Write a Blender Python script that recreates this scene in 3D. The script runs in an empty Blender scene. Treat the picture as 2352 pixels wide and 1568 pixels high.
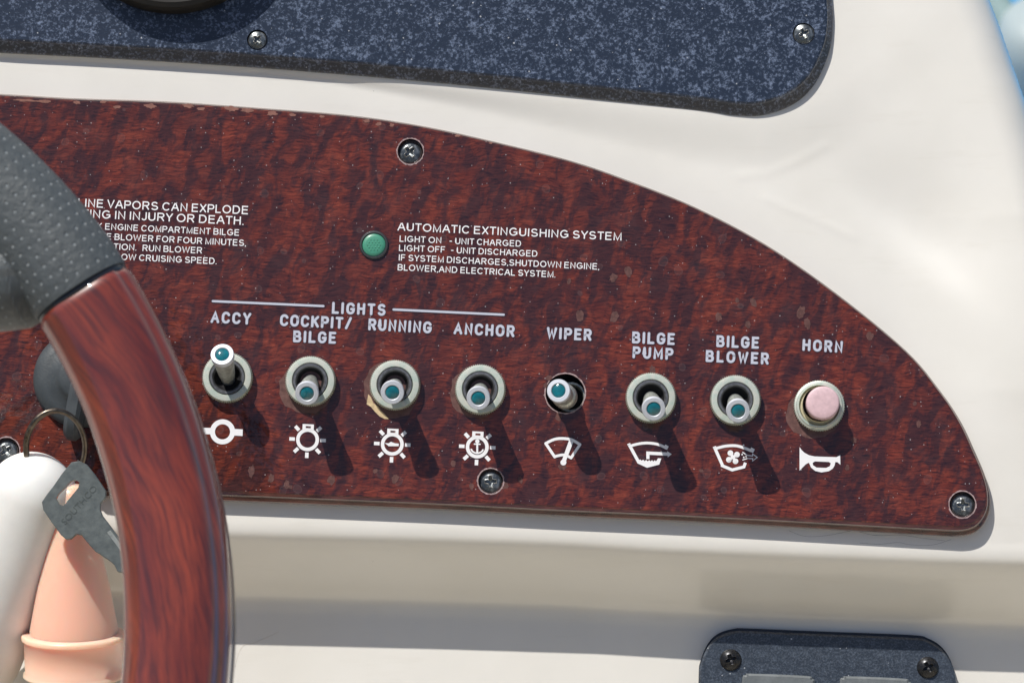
import bpy, math, random
import numpy as np
from mathutils import Vector, Matrix, Euler
from mathutils.geometry import tessellate_polygon

# ---------------------------------------------------------------- space
# The dash is built in its own frame (x right, y up the dash, z out of it), in
# units of 0.13 mm, and is then leaned back by TILT as one rigid piece.
S = 0.00013
TILT = math.radians(45)
ROT = Matrix.Rotation(TILT, 4, 'X')
CAM = Vector((1330, -2000, 9600))
AIM = Vector((1176, -784, 0))
F = (AIM - CAM).normalized()
RT = F.cross(Vector((0, 1, 0))).normalized()
UP = RT.cross(F)
FOC = (AIM - CAM).length

scene = bpy.context.scene
col = scene.collection

# ---------------------------------------------------------------- camera
def to_m(v):
    return Vector(((v[0] - 1176) * S, (v[1] + 784) * S, v[2] * S))
cam_d = bpy.data.cameras.new('camera')
cam = bpy.data.objects.new('camera', cam_d)
col.objects.link(cam)
m3 = Matrix((RT, UP, -F)).transposed().to_4x4()
cam.matrix_world = ROT @ Matrix.Translation(to_m(CAM)) @ m3
cam_d.sensor_width = 36
cam_d.lens = 36 * FOC / 2352
cam_d.clip_start = 0.05
cam_d.clip_end = 2000
cam_d.dof.use_dof = True
cam_d.dof.focus_distance = FOC * S * 0.99
cam_d.dof.aperture_fstop = 30
scene.camera = cam

# ---------------------------------------------------------------- light
sun_loc = Vector((-78, 172, 125)).normalized()
sun_w = (ROT.to_3x3() @ sun_loc).normalized()
world = bpy.data.worlds.new('World')
scene.world = world
world.use_nodes = True
wn = world.node_tree.nodes
wl = world.node_tree.links
sky = wn.new('ShaderNodeTexSky')
sky.sky_type = 'NISHITA'
sky.sun_disc = False
sky.sun_elevation = math.asin(sun_w.z)
sky.sun_rotation = math.atan2(sun_w.x, sun_w.y)
sky.dust_density = 1.2
wl.new(sky.outputs[0], wn['Background'].inputs[0])
wn['Background'].inputs[1].default_value = 0.076
sd = bpy.data.lights.new('sun', 'SUN')
sd.energy = 4.3
sd.angle = math.radians(0.55)
sd.color = (1.0, 0.955, 0.885)
sun = bpy.data.objects.new('sun', sd)
col.objects.link(sun)
sun.rotation_euler = sun_w.to_track_quat('Z', 'Y').to_euler()
scene.view_settings.view_transform = 'Standard'
scene.view_settings.look = 'None'
scene.view_settings.exposure = 0.20
scene.view_settings.gamma = 1

# ---------------------------------------------------------------- helpers
def U(px, py, z=0.0):
    """dash-frame point at height z that lies behind picture point px,py"""
    d = F * FOC + RT * (px - 1176) + UP * (784 - py)
    t = (z - CAM.z) / d.z
    return CAM + d * t
def P(px, py, z=0.0):
    return to_m(U(px, py, z))

OFF = {}          # absolute dash-frame location of every object, in metres
def link(o, name, parent=None, loc=None):
    o.name = name
    col.objects.link(o)
    if parent:
        o.parent = parent
    loc = loc if loc is not None else (OFF[parent.name] if parent else Vector((0, 0, 0)))
    OFF[o.name] = Vector(loc)
    o.location = Vector(loc) - (OFF[parent.name] if parent else Vector((0, 0, 0)))
    return o
def tag(o, label=None, cat=None, group=None, kind=None):
    if label: o['label'] = label
    if cat: o['category'] = cat
    if group: o['group'] = group
    if kind: o['kind'] = kind
    return o
def thing(name, label, cat, loc, group=None):
    o = bpy.data.objects.new(name, None)
    o.empty_display_size = 0.005
    link(o, name, None, loc)
    return tag(o, label, cat, group)
def mk(name, verts, faces, mat, parent=None, loc=None, smooth=True, uv=None, sharp=None):
    """verts in metres in the dash frame"""
    me = bpy.data.meshes.new(name)
    base = Vector(loc) if loc is not None else (OFF[parent.name] if parent else Vector((0, 0, 0)))
    me.from_pydata([tuple(Vector(v) - base) for v in verts], [], faces)
    me.validate()
    if uv is not None:
        ul = me.uv_layers.new(name='UVMap')
        li = np.empty(len(me.loops), dtype=np.int32)
        me.loops.foreach_get('vertex_index', li)
        ul.data.foreach_set('uv', np.array(uv, dtype=np.float32)[li].ravel())
    me.materials.append(mat)
    if smooth:
        me.polygons.foreach_set('use_smooth', [True] * len(me.polygons))
        if sharp is not None:
            me.set_sharp_from_angle(angle=math.radians(sharp))
    o = bpy.data.objects.new(name, me)
    return link(o, name, parent, base)

def lathe(prof, seg=64, teeth=None):
    """prof: (r,z) px list; returns verts (px, centred), faces.  teeth=(n,depth,index set)"""
    V, Fc = [], []
    for i, (r, z) in enumerate(prof):
        for k in range(seg):
            a = 2 * math.pi * k / seg
            rr = r
            if teeth and i in teeth[2]:
                rr = r - teeth[1] * (0.5 + 0.5 * math.cos(a * teeth[0]))
            V.append(Vector((rr * math.cos(a), rr * math.sin(a), z)))
    n = len(prof)
    for i in range(n - 1):
        for k in range(seg):
            k2 = (k + 1) % seg
            Fc.append((i * seg + k, i * seg + k2, (i + 1) * seg + k2, (i + 1) * seg + k))
    if prof[-1][0] < 0.6:
        pass
    return V, Fc
def cap_tip(V, Fc, seg, ring, z):
    c = len(V)
    V.append(Vector((0, 0, z)))
    for k in range(seg):
        Fc.append((ring * seg + k, ring * seg + (k + 1) % seg, c))
def place(V, loc, rot=None):
    out = []
    for v in V:
        w = Vector(v) * S
        if rot is not None: w = rot @ w
        out.append(w + Vector(loc))
    return out

def tube(path, radius, seg=12, closed=False, caps=True, squash=None):
    """path: list of Vectors (px frame). radius float or list."""
    V, Fc, uv = [], [], []
    n = len(path)
    rad = radius if isinstance(radius, (list, tuple)) else [radius] * n
    s = 0
    prevN = None
    for i in range(n):
        a = path[(i - 1) % n] if (closed or i > 0) else path[i]
        b = path[(i + 1) % n] if (closed or i < n - 1) else path[i]
        t = (b - a).normalized()
        N = Vector((0, 0, 1)) - t * t.z if prevN is None else prevN - t * prevN.dot(t)
        if N.length < 1e-4: N = Vector((1, 0, 0)) - t * t.x
        N.normalize()
        prevN = N
        B = t.cross(N)
        if i: s += (path[i] - path[i - 1]).length
        for k in range(seg):
            th = 2 * math.pi * k / seg
            V.append(path[i] + N * (rad[i] * math.cos(th)) + B * (rad[i] * math.sin(th)))
            uv.append((s, th * rad[i]))
    m = n if closed else n - 1
    for i in range(m):
        j = (i + 1) % n
        for k in range(seg):
            k2 = (k + 1) % seg
            Fc.append((i * seg + k, i * seg + k2, j * seg + k2, j * seg + k))
    if caps and not closed:
        Fc.append(tuple(range(seg))[::-1])
        Fc.append(tuple((n - 1) * seg + k for k in range(seg)))
    return V, Fc, uv

def spline(pts, n=8, closed=False):
    """Catmull-Rom through 2D/3D tuples"""
    pts = [Vector(p) for p in pts]
    out = []
    N = len(pts)
    R = range(N if closed else N - 1)
    for i in R:
        g = lambda k: pts[k % N] if closed else pts[min(max(k, 0), N - 1)]
        p0, p1, p2, p3 = g(i - 1), g(i), g(i + 1), g(i + 2)
        for j in range(n):
            t = j / n
            out.append(0.5 * ((2 * p1) + (p2 - p0) * t + (2 * p0 - 5 * p1 + 4 * p2 - p3) * t * t
                              + (3 * p1 - p0 - 3 * p2 + p3) * t ** 3))
    if not closed: out.append(pts[-1])
    return out

def area2(p):
    return 0.5 * sum(p[i][0] * p[(i + 1) % len(p)][1] - p[(i + 1) % len(p)][0] * p[i][1] for i in range(len(p)))
def ccw(p):
    return p if area2(p) > 0 else p[::-1]
def inset(poly, w):
    """poly CCW list of 2D Vectors; w float or function(nx,ny) with outward normal"""
    out = []
    n = len(poly)
    for i in range(n):
        a, b, c = poly[i - 1], poly[i], poly[(i + 1) % n]
        e = ((b - a).normalized() + (c - b).normalized())
        if e.length < 1e-6: e = c - b
        e.normalize()
        nx, ny = e.y, -e.x
        d = w(nx, ny) if callable(w) else w
        out.append(Vector((b.x - nx * d, b.y - ny * d)))
    return out
def fill(loops, z, up=True):
    """triangulate polygon with holes; returns verts,faces at height z (px)"""
    L = [[Vector((p[0], p[1], 0)) for p in lp] for lp in loops]
    tr = tessellate_polygon(L)
    V = [Vector((p[0], p[1], z)) for lp in loops for p in lp]
    Fc = []
    for t in tr:
        a, b, c = (V[i] for i in t)
        s = (b - a).cross(c - a).z
        if abs(s) < 1e-9: continue
        Fc.append(tuple(t) if (s > 0) == up else tuple(t)[::-1])
    return V, Fc
def band(l0, z0, l1, z1):
    """skin between two equal-length loops"""
    n = len(l0)
    V = [Vector((p[0], p[1], z0)) for p in l0] + [Vector((p[0], p[1], z1)) for p in l1]
    Fc = [(i, (i + 1) % n, n + (i + 1) % n, n + i) for i in range(n)]
    return V, Fc
def join(parts):
    V, Fc = [], []
    for v, f in parts:
        o = len(V)
        V += list(v)
        Fc += [tuple(i + o for i in q) for q in f]
    return V, Fc
def M(V):
    return [to_m(v) for v in V]
def circle(cx, cy, r, n=48, cw=False):
    L = [Vector((cx + r * math.cos(2 * math.pi * k / n), cy + r * math.sin(2 * math.pi * k / n))) for k in range(n)]
    return L[::-1] if cw else L
def loc2(px, py, z):
    u = U(px, py, z)
    return Vector((u.x, u.y))

# ---------------------------------------------------------------- materials
def new_mat(name):
    m = bpy.data.materials.new(name)
    m.use_nodes = True
    return m, m.node_tree.nodes, m.node_tree.links, m.node_tree.nodes['Principled BSDF']
def coords(n, l, kind='Object', scale=(1 / S, 1 / S, 1 / S), rot=(0, 0, 0)):
    t = n.new('ShaderNodeTexCoord')
    mp = n.new('ShaderNodeMapping')
    mp.inputs['Scale'].default_value = scale
    mp.inputs['Rotation'].default_value = rot
    l.new(t.outputs[kind], mp.inputs[0])
    return mp.outputs[0]
def mapping(n, l, src, scale=(1, 1, 1), rot=(0, 0, 0), loc=(0, 0, 0)):
    mp = n.new('ShaderNodeMapping')
    mp.inputs['Scale'].default_value = scale
    mp.inputs['Rotation'].default_value = rot
    mp.inputs['Location'].default_value = loc
    l.new(src, mp.inputs[0])
    return mp.outputs[0]
def noise(n, l, src, scale, detail=3, rough=0.55, dist=0.0):
    t = n.new('ShaderNodeTexNoise')
    t.inputs['Scale'].default_value = scale
    t.inputs['Detail'].default_value = detail
    t.inputs['Roughness'].default_value = rough
    t.inputs['Distortion'].default_value = dist
    l.new(src, t.inputs['Vector'])
    return t.outputs['Fac'], t.outputs['Color']
def ramp(n, l, src, stops):
    r = n.new('ShaderNodeValToRGB')
    e = r.color_ramp.elements
    while len(e) < len(stops): e.new(0.5)
    for i, (p, c) in enumerate(stops):
        e[i].position = p
        if not isinstance(c, (tuple, list)): c = (c, c, c)
        e[i].color = (*c, 1)
    l.new(src, r.inputs[0])
    return r.outputs[0]
def mix(n, l, fac, a, b, mode='MIX'):
    m = n.new('ShaderNodeMix')
    m.data_type = 'RGBA'
    m.blend_type = mode
    for s, v in ((0, fac), (6, a), (7, b)):
        if isinstance(v, (int, float)): m.inputs[s].default_value = v
        elif isinstance(v, tuple): m.inputs[s].default_value = (*v, 1)
        else: l.new(v, m.inputs[s])
    return m.outputs[2]
def math_n(n, l, op, a, b=None, c=None, clamp=False):
    m = n.new('ShaderNodeMath')
    m.operation = op
    m.use_clamp = clamp
    for i, v in enumerate((a, b, c)):
        if v is None: continue
        if isinstance(v, (int, float)): m.inputs[i].default_value = v
        else: l.new(v, m.inputs[i])
    return m.outputs[0]
def bump(n, l, h, strength, dist, b):
    bn = n.new('ShaderNodeBump')
    bn.inputs['Strength'].default_value = strength
    bn.inputs['Distance'].default_value = dist
    l.new(h, bn.inputs['Height'])
    l.new(bn.outputs[0], b.inputs['Normal'])
    return bn
def simple(name, colr, rough=0.5, metal=0.0, coat=0.0, var=0.0, vs=0.08, bmp=0.0, bs=0.3, spec=None, sss=0.0, sssr=(1, .5, .3), trans=0.0):
    m, n, l, b = new_mat(name)
    b.inputs['Base Color'].default_value = (*colr, 1)
    b.inputs['Roughness'].default_value = rough
    b.inputs['Metallic'].default_value = metal
    b.inputs['Coat Weight'].default_value = coat
    b.inputs['Coat Roughness'].default_value = 0.06
    if spec is not None: b.inputs['Specular IOR Level'].default_value = spec
    if sss:
        b.inputs['Subsurface Weight'].default_value = sss
        b.inputs['Subsurface Radius'].default_value = sssr
        b.inputs['Subsurface Scale'].default_value = 0.006
    if trans: b.inputs['Transmission Weight'].default_value = trans
    if var or bmp:
        c = coords(n, l)
        if var:
            f, _ = noise(n, l, c, vs, 5, 0.6)
            l.new(mix(n, l, ramp(n, l, f, [(0.3, 0.0), (0.7, 1.0)]), tuple(x * (1 - var) for x in colr), tuple(min(1, x * (1 + var)) for x in colr)), b.inputs['Base Color'])
            r = math_n(n, l, 'MULTIPLY_ADD', f, 0.35, rough - 0.17)
            l.new(r, b.inputs['Roughness'])
        if bmp:
            f2, _ = noise(n, l, c, bs, 4, 0.6)
            bump(n, l, f2, bmp, 2 * S, b)
    return m

def dust(n, l, c, cell, thr, size):
    """sparse specks: returns mask 0..1"""
    v = n.new('ShaderNodeTexVoronoi')
    v.inputs['Scale'].default_value = 1.0 / cell
    l.new(c, v.inputs['Vector'])
    sp = n.new('ShaderNodeSeparateColor')
    l.new(v.outputs['Color'], sp.inputs[0])
    pick = math_n(n, l, 'GREATER_THAN', sp.outputs[0], thr)
    rad = math_n(n, l, 'MULTIPLY_ADD', sp.outputs[1], size / cell, size * 0.35 / cell)
    near = math_n(n, l, 'LESS_THAN', v.outputs['Distance'], rad)
    return math_n(n, l, 'MULTIPLY', pick, near)

def wood_panel_mat():
    m, n, l, b = new_mat('burl_wood_laminate')
    c0 = coords(n, l)
    # flatten z so the sides carry the same pattern
    c = mapping(n, l, c0, scale=(1, 1, 0.3))
    wf, wc = noise(n, l, c, 0.011, 2, 0.5)
    vm = n.new('ShaderNodeVectorMath'); vm.operation = 'MULTIPLY_ADD'
    l.new(wc, vm.inputs[0]); vm.inputs[1].default_value = (34, 34, 0); l.new(c, vm.inputs[2])
    w = vm.outputs[0]
    # flame blotches leaning to the upper right
    wb = mapping(n, l, w, rot=(0, 0, math.radians(22)))
    wb = mapping(n, l, wb, scale=(1 / 26, 1 / 64, 1 / 40))
    bf, _ = noise(n, l, wb, 1.0, 3, 0.6, 0.3)
    blot = ramp(n, l, bf, [(0.34, 1.0), (0.44, 0.72), (0.57, 0.0)])
    wb2 = mapping(n, l, w, rot=(0, 0, math.radians(14)), scale=(1 / 90, 1 / 210, 1 / 90), loc=(3.3, 1.7, 0))
    b2, _ = noise(n, l, wb2, 1.0, 2, 0.5)
    big = ramp(n, l, b2, [(0.36, 0.55), (0.60, 0.0)])
    # fine figure across
    wg = mapping(n, l, w, scale=(1 / 24, 1 / 4.2, 1 / 5))
    gf, _ = noise(n, l, wg, 1.0, 4, 0.7, 0.5)
    grain = ramp(n, l, gf, [(0.34, 0.0), (0.50, 0.6), (0.66, 1.0)])
    wg2 = mapping(n, l, w, scale=(1 / 60, 1 / 11, 1 / 5))
    gf2, _ = noise(n, l, wg2, 1.0, 3, 0.6, 0.3)
    red = mix(n, l, ramp(n, l, gf2, [(0.3, 0.0), (0.7, 1.0)]), (0.125, 0.019, 0.011), (0.285, 0.058, 0.030))
    redg = mix(n, l, grain, (0.040, 0.008, 0.007), red)
    dark = mix(n, l, grain, (0.013, 0.006, 0.010), (0.058, 0.018, 0.018))
    fac = math_n(n, l, 'ADD', blot, big, clamp=True)
    fac = math_n(n, l, 'MULTIPLY', fac, 0.92)
    base = mix(n, l, fac, redg, dark)
    # water stains and haze on the lacquer
    vt = n.new('ShaderNodeTexVoronoi')
    vt.inputs['Scale'].default_value = 1 / 46
    l.new(w, vt.inputs['Vector'])
    sp = n.new('ShaderNodeSeparateColor'); l.new(vt.outputs['Color'], sp.inputs[0])
    ring = ramp(n, l, vt.outputs['Distance'], [(0.0, 0.35), (0.17, 0.4), (0.215, 1.0), (0.23, 0.0)])
    ring = math_n(n, l, 'MULTIPLY', ring, math_n(n, l, 'GREATER_THAN', sp.outputs[0], 0.72))
    mf, _ = noise(n, l, c, 0.02, 3, 0.6)
    patch = ramp(n, l, mf, [(0.5, 0.0), (0.72, 1.0)])
    haze = math_n(n, l, 'ADD', math_n(n, l, 'MULTIPLY', ring, 0.10), math_n(n, l, 'MULTIPLY', patch, 0.025))
    base = mix(n, l, haze, base, (0.34, 0.27, 0.26))
    # dust
    d1 = dust(n, l, c, 11, 0.5, 1.1)
    d2 = dust(n, l, c, 34, 0.6, 1.15)
    dm = math_n(n, l, 'MAXIMUM', math_n(n, l, 'MULTIPLY', d1, 0.38), math_n(n, l, 'MULTIPLY', d2, 0.34))
    base = mix(n, l, dm, base, (0.75, 0.72, 0.72))
    l.new(base, b.inputs['Base Color'])
    b.inputs['Roughness'].default_value = 0.42
    b.inputs['Specular IOR Level'].default_value = 0.12
    b.inputs['Coat Weight'].default_value = 1.0
    b.inputs['Coat IOR'].default_value = 1.6
    cr = math_n(n, l, 'MULTIPLY_ADD', mf, 0.10, 0.02)
    l.new(cr, b.inputs['Coat Roughness'])
    wf2, _ = noise(n, l, c, 0.03, 3, 0.5)
    h = math_n(n, l, 'ADD', wf2, math_n(n, l, 'MULTIPLY', dm, 0.15))
    bn = n.new('ShaderNodeBump'); bn.inputs['Strength'].default_value = 0.22; bn.inputs['Distance'].default_value = 5 * S
    l.new(h, bn.inputs['Height']); l.new(bn.outputs[0], b.inputs['Coat Normal'])
    return m

def edge_mat(wood):
    """clear lacquered edge: greyed wood under a thick gloss"""
    m, n, l, b = new_mat('lacquered_edge')
    c = coords(n, l)
    f, _ = noise(n, l, mapping(n, l, c, scale=(1 / 70, 1 / 12, 1 / 10)), 1.0, 4, 0.65)
    base = mix(n, l, ramp(n, l, f, [(0.35, 0.0), (0.7, 1.0)]), (0.035, 0.014, 0.012), (0.150, 0.055, 0.040))
    l.new(base, b.inputs['Base Color'])
    b.inputs['Roughness'].default_value = 0.25
    b.inputs['Coat Weight'].default_value = 1.0
    b.inputs['Coat Roughness'].default_value = 0.04
    return m

def gelcoat_mat():
    m, n, l, b = new_mat('cream_gelcoat')
    c = coords(n, l)
    f, _ = noise(n, l, c, 0.004, 4, 0.55)
    base = mix(n, l, ramp(n, l, f, [(0.3, 0.0), (0.7, 1.0)]), (0.735, 0.716, 0.664), (0.778, 0.760, 0.712))
    d = dust(n, l, c, 75, 0.72, 1.6)
    d2 = dust(n, l, mapping(n, l, c, loc=(31, 17, 5)), 130, 0.8, 3.2)
    base = mix(n, l, math_n(n, l, 'MULTIPLY', math_n(n, l, 'MAXIMUM', d, d2), 0.55), base, (0.16, 0.14, 0.12))
    sf, _ = noise(n, l, mapping(n, l, c, scale=(1 / 260, 1 / 40, 1 / 80)), 1.0, 5, 0.6)
    base = mix(n, l, ramp(n, l, sf, [(0.58, 0.0), (0.78, 0.22)]), base, (0.60, 0.565, 0.49))
    l.new(base, b.inputs['Base Color'])
    rf = math_n(n, l, 'MULTIPLY_ADD', f, 0.12, 0.26)
    l.new(rf, b.inputs['Roughness'])
    b.inputs['Specular IOR Level'].default_value = 0.55
    b.inputs['Coat Weight'].default_value = 0.8
    b.inputs['Coat Roughness'].default_value = 0.16
    h1, _ = noise(n, l, c, 0.018, 3, 0.5)
    bump(n, l, h1, 0.12, 3 * S, b)
    return m

def speckle_mat(name, sc, base0, spk, lo, hi, rough):
    m, n, l, b = new_mat(name)
    c = coords(n, l)
    f, _ = noise(n, l, c, sc, 5, 0.68, 0.2)
    g, _ = noise(n, l, c, sc * 0.28, 2, 0.5)
    s = math_n(n, l, 'ADD', math_n(n, l, 'MULTIPLY', f, 0.75), math_n(n, l, 'MULTIPLY', g, 0.25))
    k = ramp(n, l, s, [(lo, 0.0), (hi, 1.0)])
    base = mix(n, l, k, base0, spk)
    d = dust(n, l, c, 16, 0.7, 1.6)
    base = mix(n, l, math_n(n, l, 'MULTIPLY', d, 0.6), base, (0.6, 0.62, 0.66))
    l.new(base, b.inputs['Base Color'])
    b.inputs['Roughness'].default_value = rough
    b.inputs['Coat Weight'].default_value = 0.5
    b.inputs['Coat Roughness'].default_value = 0.2
    bump(n, l, s, 0.5, 2 * S, b)
    return m

def wheel_wood_mat():
    m, n, l, b = new_mat('wheel_wood')
    t = n.new('ShaderNodeUVMap')
    c = t.outputs[0]
    wf, wc = noise(n, l, c, 0.004, 2, 0.5)
    vm = n.new('ShaderNodeVectorMath'); vm.operation = 'MULTIPLY_ADD'
    l.new(wc, vm.inputs[0]); vm.inputs[1].default_value = (120, 60, 0); l.new(c, vm.inputs[2])
    w = mapping(n, l, vm.outputs[0], rot=(0, 0, math.radians(-9)))
    f, _ = noise(n, l, mapping(n, l, w, scale=(1 / 150, 1 / 15, 1)), 1.0, 4, 0.6)
    g, _ = noise(n, l, mapping(n, l, w, scale=(1 / 420, 1 / 75, 1), loc=(5, 3, 0)), 1.0, 2, 0.5)
    h, _ = noise(n, l, mapping(n, l, w, scale=(1 / 60, 1 / 6, 1)), 1.0, 3, 0.6)
    base = mix(n, l, ramp(n, l, g, [(0.35, 0.0), (0.65, 1.0)]), (0.135, 0.018, 0.012), (0.290, 0.050, 0.023))
    base = mix(n, l, ramp(n, l, f, [(0.33, 0.75), (0.54, 0.0)]), base, (0.045, 0.012, 0.014))
    base = mix(n, l, ramp(n, l, h, [(0.35, 0.45), (0.6, 0.0)]), base, (0.07, 0.016, 0.014))
    l.new(base, b.inputs['Base Color'])
    b.inputs['Roughness'].default_value = 0.35
    b.inputs['Coat Weight'].default_value = 1.0
    b.inputs['Coat IOR'].default_value = 1.62
    b.inputs['Coat Roughness'].default_value = 0.03
    return m

def leather_mat():
    m, n, l, b = new_mat('perforated_leather')
    t = n.new('ShaderNodeUVMap')
    c = mapping(n, l, t.outputs[0], scale=(1 / 24, 1 / 24, 1))
    fr = n.new('ShaderNodeVectorMath'); fr.operation = 'FRACTION'; l.new(c, fr.inputs[0])
    sb = n.new('ShaderNodeVectorMath'); sb.operation = 'SUBTRACT'; l.new(fr.outputs[0], sb.inputs[0]); sb.inputs[1].default_value = (0.5, 0.5, 0)
    ln = n.new('ShaderNodeVectorMath'); ln.operation = 'LENGTH'; l.new(sb.outputs[0], ln.inputs[0])
    dot = ramp(n, l, ln.outputs['Value'], [(0.07, 1.0), (0.17, 0.0)])
    f, _ = noise(n, l, t.outputs[0], 0.055, 4, 0.6)
    base = mix(n, l, f, (0.045, 0.053, 0.058), (0.098, 0.112, 0.118))
    base = mix(n, l, dot, base, (0.21, 0.235, 0.25))
    l.new(base, b.inputs['Base Color'])
    b.inputs['Roughness'].default_value = 0.5
    h = math_n(n, l, 'ADD', f, math_n(n, l, 'MULTIPLY', dot, 0.9))
    bump(n, l, h, 0.7, 5 * S, b)
    return m

def nut_mat():
    m, n, l, b = new_mat('corroded_nickel')
    c = coords(n, l)
    f, _ = noise(n, l, c, 0.06, 5, 0.65)
    g, _ = noise(n, l, c, 0.5, 3, 0.6)
    base = mix(n, l, ramp(n, l, f, [(0.42, 0.0), (0.62, 1.0)]), (0.60, 0.615, 0.55), (0.48, 0.575, 0.51))
    base = mix(n, l, ramp(n, l, g, [(0.5, 0.0), (0.8, 0.5)]), base, (0.30, 0.32, 0.27))
    l.new(base, b.inputs['Base Color'])
    b.inputs['Metallic'].default_value = 0.5
    b.inputs['Roughness'].default_value = 0.5
    bump(n, l, g, 0.35, 1.2 * S, b)
    return m

def screw_mat():
    m, n, l, b = new_mat('worn_screw_steel')
    c = coords(n, l)
    f, _ = noise(n, l, c, 0.09, 4, 0.6)
    base = mix(n, l, ramp(n, l, f, [(0.52, 0.0), (0.66, 1.0)]), (0.12, 0.135, 0.145), (0.34, 0.36, 0.36))
    at = n.new('ShaderNodeAttribute'); at.attribute_name = 'wear'
    base = mix(n, l, at.outputs['Fac'], base, (0.80, 0.80, 0.78))
    l.new(base, b.inputs['Base Color'])
    b.inputs['Metallic'].default_value = 0.8
    l.new(math_n(n, l, 'MULTIPLY_ADD', f, 0.3, 0.16), b.inputs['Roughness'])
    bump(n, l, f, 0.15, 1.5 * S, b)
    return m

def water_mat():
    m, n, l, b = new_mat('harbour_water')
    c = coords(n, l, scale=(1, 1, 1))
    b.inputs['Base Color'].default_value = (0.06, 0.25, 0.47, 1)
    b.inputs['Roughness'].default_value = 0.15
    b.inputs['IOR'].default_value = 1.33
    b.inputs['Specular IOR Level'].default_value = 0.3
    f, _ = noise(n, l, c, 2.5, 4, 0.6)
    bump(n, l, f, 0.5, 0.1, b)
    return m

WOOD = wood_panel_mat()
EDGE = edge_mat(WOOD)
GEL = gelcoat_mat()
NAVY = speckle_mat('navy_speckled_laminate', 0.155, (0.010, 0.019, 0.040), (0.165, 0.21, 0.31), 0.50, 0.66, 0.36)
NAVY2 = speckle_mat('navy_fine_speckled_plastic', 0.22, (0.026, 0.034, 0.048), (0.105, 0.130, 0.170), 0.46, 0.70, 0.36)
WWOOD = wheel_wood_mat()
LEATHER = leather_mat()
NUT = nut_mat()
SCREW = screw_mat()
BLACKSCREW = simple('black_screw_steel', (0.035, 0.036, 0.04), 0.3, 0.7, var=0.3, vs=0.15)
PRINT = simple('white_print', (0.80, 0.80, 0.82), 0.45)
ENGR = simple('engraved_grey_paint', (0.50, 0.52, 0.61), 0.4)
GROOVE = simple('engraved_groove', (0.045, 0.020, 0.028), 0.4)
COLLAR = simple('dark_steel', (0.15, 0.155, 0.17), 0.35, 0.5, var=0.35, vs=0.09)
PIT = simple('black_rubber_hole_shade', (0.010, 0.010, 0.012), 0.6)
ZINC = simple('worn_zinc', (0.44, 0.46, 0.43), 0.4, 0.65, var=0.3, vs=0.09, bmp=0.3, bs=0.3)
ALU = simple('brushed_aluminium', (0.60, 0.63, 0.69), 0.55, 0.35)
TEAL = simple('teal_lens', (0.004, 0.13, 0.165), 0.12, 0.0, coat=1.0, var=0.35, vs=0.06)
PINK = simple('faded_pink_plastic', (0.62, 0.44, 0.47), 0.5, var=0.10, vs=0.12)
TAN = simple('yellowed_plastic', (0.50, 0.45, 0.30), 0.5, var=0.15, vs=0.1)
GREEN = simple('green_lens', (0.060, 0.27, 0.18), 0.4, coat=0.3)
RUBBER = simple('grey_black_rubber', (0.046, 0.055, 0.062), 0.5, var=0.12, vs=0.03, bmp=0.3, bs=0.2)
RINGM = simple('tarnished_ring_steel', (0.15, 0.125, 0.10), 0.33, 0.9, var=0.4, vs=0.08)
KEYM = simple('tarnished_key_metal', (0.135, 0.155, 0.155), 0.45, 0.45, var=0.16, vs=0.05, bmp=0.25, bs=0.15)
FOAM = simple('white_foam', (0.80, 0.80, 0.78), 0.5, var=0.03, vs=0.02, sss=0.5, sssr=(1, .8, .7))
CORAL = simple('coral_plastic', (0.94, 0.54, 0.41), 0.38, sss=0.9, sssr=(1, .45, .3), coat=0.2)
AMBER = simple('amber_plastic', (0.62, 0.33, 0.10), 0.3, sss=0.5, coat=0.3)
GREYR = simple('grey_rocker_plastic', (0.13, 0.145, 0.155), 0.5, var=0.15, vs=0.04)
BLACKP = simple('black_plastic', (0.016, 0.018, 0.024), 0.35, coat=0.3)
DARKWOOD = simple('dark_lacquered_rim', (0.050, 0.012, 0.010), 0.3, coat=1.0, var=0.3, vs=0.02)
BACKRIM = simple('grey_rim_back', (0.12, 0.075, 0.06), 0.3, coat=0.6, var=0.15, vs=0.01)
BLACKG = simple('gauge_bezel_black', (0.014, 0.013, 0.012), 0.6, spec=0.2)
EDGE_REFL = simple('painted_edge_reflection', (0.21, 0.165, 0.145), 0.3, coat=1.0, var=0.25, vs=0.02)  # pale tone of the painted reflection line on the bevel
WORN = simple('worn_wood_patch', (0.22, 0.095, 0.072), 0.5, var=0.25, vs=0.1)
GLUE = simple('yellow_sealant', (0.55, 0.42, 0.25), 0.55, var=0.25, vs=0.1)
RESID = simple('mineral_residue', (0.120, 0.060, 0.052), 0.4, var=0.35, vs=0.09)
STAIN = simple('dried_salt_stain', (0.10, 0.042, 0.036), 0.5, var=0.45, vs=0.12)
DIRT = simple('hairline_crack_dirt', (0.10, 0.085, 0.07), 0.8)
FENDER = simple('white_fender_vinyl', (0.36, 0.42, 0.43), 0.4)
ROPE = simple('pale_green_rope', (0.26, 0.36, 0.36), 0.7)
BOUNCE = simple('beige_bounce', (0.60, 0.545, 0.44), 0.6, var=0.06, vs=0.002)  # warm beige for the unseen surfaces added to bounce light

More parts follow.
